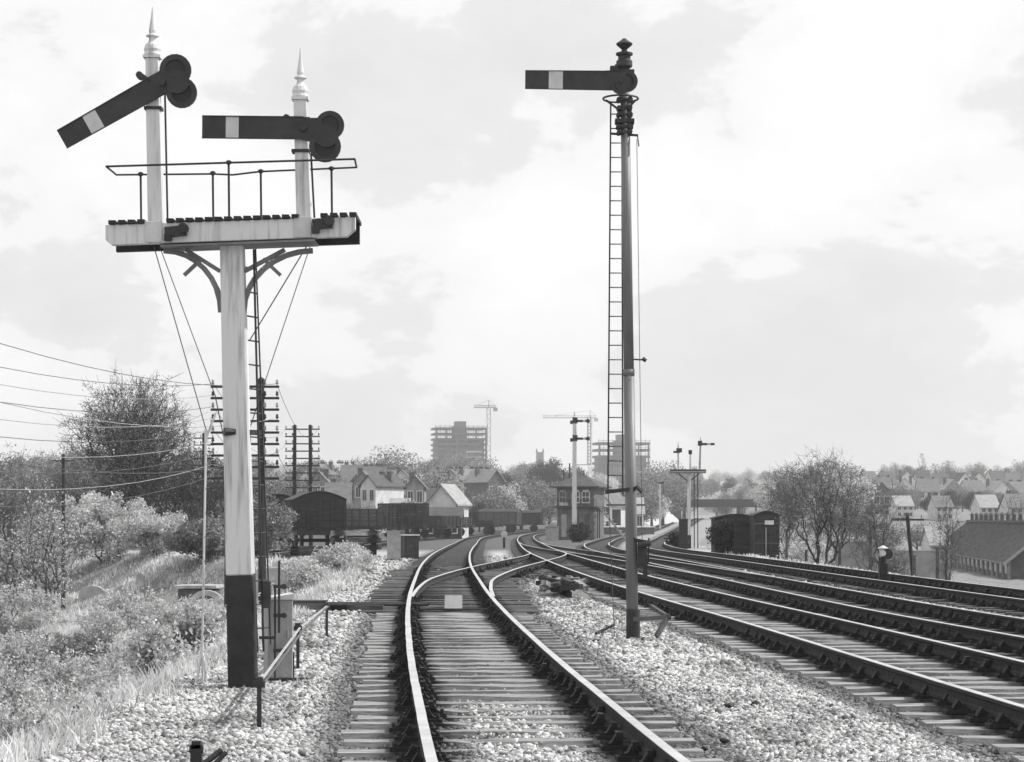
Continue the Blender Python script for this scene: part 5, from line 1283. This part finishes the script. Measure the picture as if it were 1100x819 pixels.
# signal box
d = 236.; s = d / F; x = XatPx(624, d); zb = float(gz(x, d)); W = 42 * s; zt = CZ + (HZ - 510) * s - zb; ze = CZ + (HZ - 523) * s - zb; zf = CZ + (HZ - 546) * s - zb; dp = 5.0
t = thing('signal_box', 'two storey signal box with a hipped slate roof in the middle distance', 'signal box', (x, d, zb), R(-14))
m = MB(); m.box((0,0,zf/2), (W*.94,dp*.94,zf)); m.build('lower_wall', M['brick'], t)
m = MB(); m.box((0,0,zf+.08), (W+.5,dp+.5,.12)); m.build('balcony', M['iron'], t)
m = MB(); m.box((0,0,(zf+ze)/2+.05), (W*.96,dp*.96,ze-zf)); m.build('upper_wall', M['brick'], t)
m = MB(); rw, rd = W/2+.55, dp/2+.55; m.add([(-rw,-rd,ze),(rw,-rd,ze),(rw,rd,ze),(-rw,rd,ze),(-rw*.12,0,zt),(rw*.12,0,zt),(-rw,-rd,ze-.12),(rw,-rd,ze-.12),(rw,rd,ze-.12),(-rw,rd,ze-.12)], [(0,1,5,4),(1,2,5),(2,3,4,5),(3,0,4),(0,6,7,1),(1,7,8,2),(2,8,9,3),(3,9,6,0),(6,9,8,7)]); rf = m.build('roof', M['slated'], t)
m = MB(); m.tube((rw*.12,0,zt-.1),(rw*.12,0,zt+.5),.07,.02,8); m.build('roof_finial', M['iron'], rf)
m = MB(); m.tube((-rw*.5,.5,ze+.3),(-rw*.5,.5,zt+1.1),.07,n=8); m.build('stove_pipe', M['iron'], rf)
m = MB(); m.tube((-rw*.75,.5,ze+.2),(-rw*.75,.5,zt+.5),.06,n=8); m.build('stove_pipe', M['iron'], rf)
for cx, ww in ((-W*.33, .7), (0.05, .8), (W*.27, .8)):
    m = MB(); hz_ = (ze - zf) * .62; cz = zf + .25 + hz_/2 + .2
    m.plate([(cx-ww/2,cz-hz_/2),(cx+ww/2,cz-hz_/2),(cx+ww/2,cz+hz_*.3),(cx+ww*.3,cz+hz_/2),(cx-ww*.3,cz+hz_/2),(cx-ww/2,cz+hz_*.3)], -dp*.48-.06, -dp*.48); fr = m.build('window', M['frame'] if cx > -1 else M['cab'], t)
    m = MB()
    for q in (-1, 1):
        for j in (-1, 1): m.box((cx+q*ww*.21, -dp*.48-.07, cz+j*hz_*.2-.05), (ww*.34,.03,hz_*.34))
    m.build('pane', M['window'], fr)
for cx in (-W*.30, .1, W*.3):
    m = MB(); m.box((cx,-dp*.47-.02,zf*.45), (.5,.05,zf*.7)); m.build('lower_window' if cx > -1 else 'door', M['cab'] if cx < -1 else M['window'], t)
m = MB(); m.box((-W*.30,-dp*.48-.1,zf+.35), (.85,.05,.26)); m.build('name_board', M['white2'], t)
m = MB()
for q in np.linspace(-W/2-.2, W/2+.2, 9): m.tube((q,-dp/2-.22,zf+.14),(q,-dp/2-.22,zf+.75),.025,n=5)
m.tube((-W/2-.2,-dp/2-.22,zf+.75),(W/2+.2,-dp/2-.22,zf+.75),.03,n=5); m.build('balcony_rail', M['iron'], t)
for k in range(2):
    m = MB(); m.beam((W*.5+.25+.0,-dp/2+.2+k*.9,.2), (W*.5+.25,-dp/2+.2+k*.9,zf), .09,.09); m.build('balcony_post', M['black'], t)
m = MB()
for k in range(9): m.box((W*.5+.55+k*.28, -dp*.3, zf - .1 - k*zf/9), (.28,.8,.05))
m.beam((W*.5+.4,-dp*.3-.4,zf),(W*.5+3.0,-dp*.3-.4,0),.06,.2); m.build('steps', M['timber'], t)

# station buildings and platform
d = 330.; x0, x1 = XatPx(640, d), XatPx(702, d); zg = float(g(d)); t = thing('station_platform', 'long station platform with a bright white edge behind the tall signal post', 'platform', ((x0+x1)/2, d, zg))
Wp = x1 - x0; m = MB(); m.box((0,6,.45), (Wp,16,.9)); m.build('platform_wall', M['brick'], t); m = MB(); m.box((0,6,.97), (Wp+.3,16.4,.14)); m.build('platform_edge', M['white'], t)
house('white station building with a dark roof right of the signal box', 654, 345, 562, 528, 26, dep=8, wall='render', roof='slate', front='gable', chim=1, nwin=(2, 2), name='station_building', cat='station', group='station buildings', rz=R(-20))
house('pale low station office with a pale roof behind the signal ladder', 676, 352, 562, 535, 28, dep=8, wall='render', roof='slatel', front='side', chim=1, nwin=(3, 1), name='station_building', cat='station', group='station buildings')
d = 336.; x = XatPx(672, d); t = thing('platform_canopy', 'dark flat platform canopy on posts in front of the station office', 'canopy', (x, d, zg + 1.04)); m = MB(); m.box((0,0,2.9), (5.2,3,.25)); m.build('canopy_roof', M['iron'], t)
for q in (-2.2, 0, 2.2): m = MB(); m.tube((q,-1,0),(q,-1,2.8),.08,n=8); m.build('canopy_post', M['white2'], t)
for q in (-1.2, .9): m = MB(); m.box((q,1.2,1.2),(1.2,.2,2.2)); m.build('canopy_screen', M['slated'], t)
# pale hut at the left foot of the signal box
d = 226.; x = XatPx(593, d); t = thing('lamp_hut', 'small pale lamp hut at the left foot of the signal box', 'hut', (x, d, gz(x, d))); m = MB(); m.box((0,0,.65), (1.2,1.2,1.3)); m.build('hut_wall', M['cab'], t); m = MB(); m.plate([(-.7,1.28),(.7,1.28),(0,1.6)], -.7, .7); m.build('roof', M['slatel'], t)

# far post signal in front of the signal box
def small_signal(label, x0, d, H, blackh, arms, w_=.3, x1=None):
    t = thing('post_signal', label, 'railway signal', (x0, d, gz(x0, d)), 0, 'semaphore signals'); m = MB(); m.beam((0,0,blackh), (.02,0,H), w_, w_, w_*.75, w_*.75); m.build('post', M['white'], t)
    m = MB(); m.beam((0,0,-.3), (0,0,blackh), w_*1.08, w_*1.08); m.build('post_base', M['black'], t)
    m = MB(); m.lathe([(w_*.5,0),(w_*.5,.05),(.06,.15),(.08,.25),(.01,.6)], (.02,0,H), 8); m.build('finial', M['white2'], t)
    return t
d = 205.; s = d / F; x = XatPx(617, d); zb = gz(x, d)
Hs = CZ + (HZ - 449) * s - zb
t = small_signal('far white post signal with two arms one above the other before the signal box', x, d, Hs, 1.5, [], .40)
for yy in (452.5, 471.5):
    z = CZ + (HZ - yy) * s - zb
    m = MB(); m.box((.62,-.18,z), (1.15,.03,.20)); m.box((.05,-.17,z+.05), (.42,.05,.5)); a = m.build('signal_arm', M['armred'], t)
    m = MB(); m.box((.80,-.20,z), (.22,.02,.202)); m.build('arm_stripe', M['stripe'], a)
    m = MB(); m.plate(circ(1.12, z, .17, 12), -.2, -.16); m.build('arm_ring', M['iron'], a)
    m = MB(); m.box((-.25,.05,z-.1), (.2,.2,.3)); m.build('signal_lamp', M['iron'], t)
m = MB(); m.beam((1.1,.3,Hs-3.9),(1.1,.3,Hs+.1),.05,.05); m.beam((1.35,.3,Hs-3.9),(1.35,.3,Hs+.1),.05,.05)
for k in range(14): m.tube((1.1,.3,Hs-3.8+k*.28),(1.35,.3,Hs-3.8+k*.28),.02,n=4)
m.beam((.1,.1,Hs-3.9),(1.4,.3,Hs-3.9),.06,.06); m.build('ladder', M['cab'], t)
# far bracket signal on the right
d = 148.; s = d / F; x = XatPx(741, d); zb = gz(x, d); t = thing('bracket_signal', 'far white bracket signal with a dark platform and three small posts near the bridge', 'railway signal', (x, d, zb), 0, 'semaphore signals')
def L2(px, py): return Vector(((px - 741) * s, 0, CZ + (HZ - py) * s - zb))
m = MB(); m.beam(L2(739.5, 575), L2(740.5, 508), .24, .24, .2, .2); m.build('post', M['white'], t); m = MB(); m.beam((-.08,0,-.3), L2(739.5, 575), .3, .3); m.build('post_base', M['black'], t)
m = MB(); a = L2(720, 506.5); b = L2(758, 506.5); m.beam(a, b, .8, .22); m.build('landing', M['black'], t)
m = MB(); m.beam(a + Vector((0,-.41,-.03)), b + Vector((0,-.41,-.03)), .02, .10); m.build('landing_edge', M['cab'], t)
for px, py, arm in ((728.5, 475, -1), (741.5, 486, 0), (751.5, 470, 1)):
    m = MB(); m.beam(L2(px, 504), L2(px + (1 if arm == 1 else 0), py + 6), .12, .12, .09, .09); dp_ = m.build('doll_post', M['white'] if arm < 1 else M['cab'], t); m = MB(); q = L2(px + (1 if arm == 1 else 0), py + 6); m.tube(q, q + Vector((0,0,.36)), .04, .01, 6); m.build('finial', M['cab'], dp_)
    q = L2(px, {-1: 484, 0: 486, 1: 477}[arm])
    if arm == 1:
        m = MB(); m.box(q + Vector((.42,-.1,-.02)), (.95,.03,.14)); m.box(q + Vector((.02,-.1,.03)), (.26,.05,.3)); ar = m.build('signal_arm', M['armred'], t); m = MB(); m.box(q + Vector((.55,-.12,-.02)), (.2,.02,.142)); m.build('arm_stripe', M['stripe'], ar)
    elif arm == -1:
        m = MB(); m.box(q + Vector((.05,-.1,-.0)), (.34,.05,.26)); m.box(q + Vector((-.10,-.1,-.1)), (.4,.03,.12)); m.build('signal_arm', M['armred'], t)
    else:
        m = MB(); m.box(q, (.2,.2,.26)); m.build('signal_lamp', M['iron'], t)
m = MB(); m.beam(L2(746, 508) + Vector((0,.3,0)), Vector((L2(746.5, 0).x, .5, 0)), .05, .12); m.beam(L2(748, 508) + Vector((.1,.3,0)), Vector((L2(748.5, 0).x + .1, .5, 0)), .05, .12); m.build('ladder', M['iron'], t)
for sg in (-1, 1): m = MB(); m.beam(L2(740, 518), L2(740 + sg*11, 509), .06, .06); m.build('brace', M['black'], t)
d = 145.; x = XatPx(734, d); t = thing('relay_cabinet', 'dark narrow lineside cabinet at the foot of the far bracket signal', 'cabinet', (x, d, gz(x, d)), 0, 'trackside cabinets'); m = MB(); m.box((0,0,.85),(.5,.5,1.7)); m.build('cabinet_body', M['black'], t); m = MB(); m.box((0,0,1.73),(.56,.56,.06)); m.build('cabinet_lid', M['iron'], t)
# short far white post by the cutting
d = 420.; x = XatPx(709, d); t = thing('post_signal', 'tiny white post standing on the left of the bridge', 'railway signal', (x, d, gz(x, d)), 0, 'semaphore signals'); m = MB(); zz = CZ + (HZ - 517) * d / F - gz(x, d); m.beam((0,0,0),(0,0,zz), .35,.35,.28,.28); m.build('post', M['white'], t); m = MB(); m.box((.2,-.2,zz-.3),(.9,.05,.35)); m.build('signal_arm', M['armred'], t)

# road bridge
d = 610.; s = d / F; xa, xb = XatPx(708, d), XatPx(858, d); zd = CZ + (HZ - 545) * s; zp = CZ + (HZ - 536.5) * s
t = thing('road_bridge', 'dark girder road bridge crossing the line in the distance on the right', 'bridge', ((xa+xb)/2, d, 0))
Wb = xb - xa
m = MB(); m.box((0,0,(zd+zp)/2), (Wb,.5,zp-zd)); 
for k in range(20): m.box((-Wb/2+.5+k*(Wb-1)/19,-.32,(zd+zp)/2), (.2,.14,zp-zd-.1))
m.build('girder', M['black'], t)
m = MB(); m.box((0,5,zd+.15), (Wb,9,.3)); m.build('deck', M['iron'], t); m = MB(); m.box((0,10,(zd+zp)/2), (Wb,.5,zp-zd)); m.build('girder', M['slated'], t)
for px, wp in ((722, 20), (797, 4), (852, 14)):
    xx = XatPx(px, d) - (xa+xb)/2; m = MB(); m.box((xx,5,zd/2-1.5), (wp*s,9.5,zd+3.0)); m.build('abutment' if wp > 5 else 'pier', M['brick'] if wp < 18 else M['slated'], t)
# pale cutting slope beside the line
sl = MB(); d0, d1 = 380., 600.
t = thing('embankment_slope', 'pale bare chalky slope rising left of the bridge', 'embankment', (0, 0, 0))
vs = [Vector((XatPx(700, 430)-3, 430, gz(XatPx(700,430)-3, 430)-.3)), Vector((XatPx(733, 560), 560, float(g(560))-.3)), Vector((XatPx(708, 590), 590, CZ+(HZ-540)*590/F)), Vector((XatPx(697, 520), 520, CZ+(HZ-545)*520/F)), Vector((XatPx(690,560), 600, -1)), Vector((XatPx(733,600), 600, -1))]
sl.add(vs, [(0,1,2,3),(0,3,4),(3,2,4),(1,5,2),(2,5,4)]); sl.build('slope', M['concrete'], t)

# tower blocks under construction and cranes
def tower(label, px, d, wpx, ytop, yb, nf, dep):
    s = d / F; x = XatPx(px, d); W = wpx*s; zt = CZ + (HZ - ytop)*s; zb = min(gz(x, d), CZ + (HZ - yb)*s) - 2; t = thing('tower_block', label, 'tower block', (x, d, zb), R(9), 'tower blocks being built'); H = zt - zb
    fh = (CZ + (HZ - ytop)*s - (CZ + (HZ - 512)*s)) / nf; n = int(H / fh)
    for k in range(n):
        z = H - k*fh; m = MB(); m.box((0,0,z), (W,dep,fh*.36)); m.build('floor_slab', M['tower'], t)
    m = MB(); m.box((0,0,H/2), (W*.22,dep*.7,H*1.0+ fh)); m.build('lift_core', M['tower'], t)
    for q in np.linspace(-W/2+.8, W/2-.8, 6):
        m = MB(); m.box((q,-dep/2+.6,H/2), (.9,.9,H)); m.build('column', M['tower'], t)
    m = MB(); m.box((0,dep*.1,(H-2*fh)/2), (W*.94,dep*.6,H-2*fh)); m.build('inner_walls', M['slate'], t)
    m = MB(); m.box((W*.02,0,H+fh*.8), (W*.2,dep*.4,fh*1.2)); m.build('roof_hut', M['slate'], t)
    m = MB()
    for q in np.linspace(-W/2, W/2, 12): m.tube((q,-dep/2-.5,H-fh*3),(q,-dep/2-.5,H+fh*.6),.12,n=4)
    for z in (H+fh*.4, H-fh*.6, H-fh*1.6): m.tube((-W/2,-dep/2-.5,z),(W/2,-dep/2-.5,z),.12,n=4)
    m.build('scaffolding', M['wire'], t)
    for k in range(3):
        m = MB(); m.box((W*.24,-dep/2-.3,H-fh*(4.4+k*1.0)), (W*.30,.3,fh*.32)); m.build('pale_panel', M['concrete'], t)
    return t
tower('grey concrete tower block under construction beside the crane', 493, 1450, 56, 461, 520, 9, 22)
tower('second half built block, low and wide, behind the signal ladder', 667, 1500, 56, 477, 512, 5, 20)
def crane(label, px, d, ytop, yb, jib0, jib1, mt):
    s = d / F; x = XatPx(px, d); zb = gz(x, d); zt = CZ + (HZ - ytop)*s - zb; t = thing('tower_crane', label, 'crane', (x, d, zb), 0, 'tower cranes')
    w_ = 2.0; m = MB()
    for i in (-1, 1):
        for j in (-1, 1): m.tube((i*w_/2,j*w_/2,0),(i*w_/2,j*w_/2,zt),.22,n=4)
    n = int(zt/2.6)
    for k in range(n):
        z0, z1 = k*zt/n, (k+1)*zt/n; sg = 1 if k % 2 else -1
        m.tube((-sg*w_/2,-w_/2,z0),(sg*w_/2,-w_/2,z1),.14,n=4); m.tube((-w_/2,-sg*w_/2,z0),(-w_/2,sg*w_/2,z1),.14,n=4)
    m.build('mast', M[mt], t)
    a, b = (jib0 - px)*s, (jib1 - px)*s; m = MB()
    m.tube((a,0,zt),(b,0,zt),.3,n=4); m.tube((a,0,zt+1.4),(b,0,zt+1.2),.18,n=4)
    for k in range(16): u = a+(b-a)*k/16; v = a+(b-a)*(k+1)/16; m.tube((u,0,zt if k%2 else zt+1.3),(v,0,zt+1.3 if k%2 else zt),.12,n=4)
    m.build('jib', M[mt], t)
    m = MB(); m.tube((0,0,zt),(0,0,zt+4.5),.4,.15,n=5); m.tube((0,0,zt+4.4),(a*.8,0,zt+1.3),.1,n=4); m.tube((0,0,zt+4.4),(b*.8,0,zt+1.3),.1,n=4); m.build('crane_head', M[mt], t)
    m = MB(); m.box((b*.9 if abs(b) < abs(a) else a*.9,0,zt-1.2),(2.5,1.5,2)); m.build('counterweight', M[mt], t)
crane('tower crane standing at the right of the concrete tower block', 525, 1440, 438, 510, 509, 533, 'cab')
crane('pale distant tower crane with a long jib beside the two armed far signal', 634, 1480, 449, 510, 583, 641, 'white2')
# church tower on the skyline
d = 1500.; s = d / F; x = XatPx(580, d); zb = gz(x, d); t = thing('church_tower', 'square church tower showing faintly on the skyline left of the signal box', 'church tower', (x, d, zb)); H = CZ + (HZ - 486)*s - zb
m = MB(); m.box((0,0,H/2), (4.5,4.5,H)); m.build('tower_wall', M['brickl'], t)
for i in (-1, 1):
    for j in (-1, 1): m = MB(); m.lathe([(.7,0),(.5,1),(.05,2.5)], (i*1.9,j*1.9,H), 6); m.build('pinnacle', M['brickl'], t)
HAZE = True
if HAZE:
    hm = bpy.data.materials.new('haze_air'); hm.use_nodes = True; nt = hm.node_tree
    for n_ in list(nt.nodes): nt.nodes.remove(n_)
    out = nt.nodes.new('ShaderNodeOutputMaterial'); pv = nt.nodes.new('ShaderNodeVolumePrincipled')
    pv.inputs['Color'].default_value = (1, 1, 1, 1); pv.inputs['Density'].default_value = .00026; pv.inputs['Anisotropy'].default_value = .2
    nt.links.new(pv.outputs[0], out.inputs['Volume'])
    m = MB(); m.box((0, 1740, 42), (2800, 3600, 110)); hz = m.build('haze', hm); tag(hz, 'thin pale smoky haze over the whole valley', 'haze', kind='stuff')
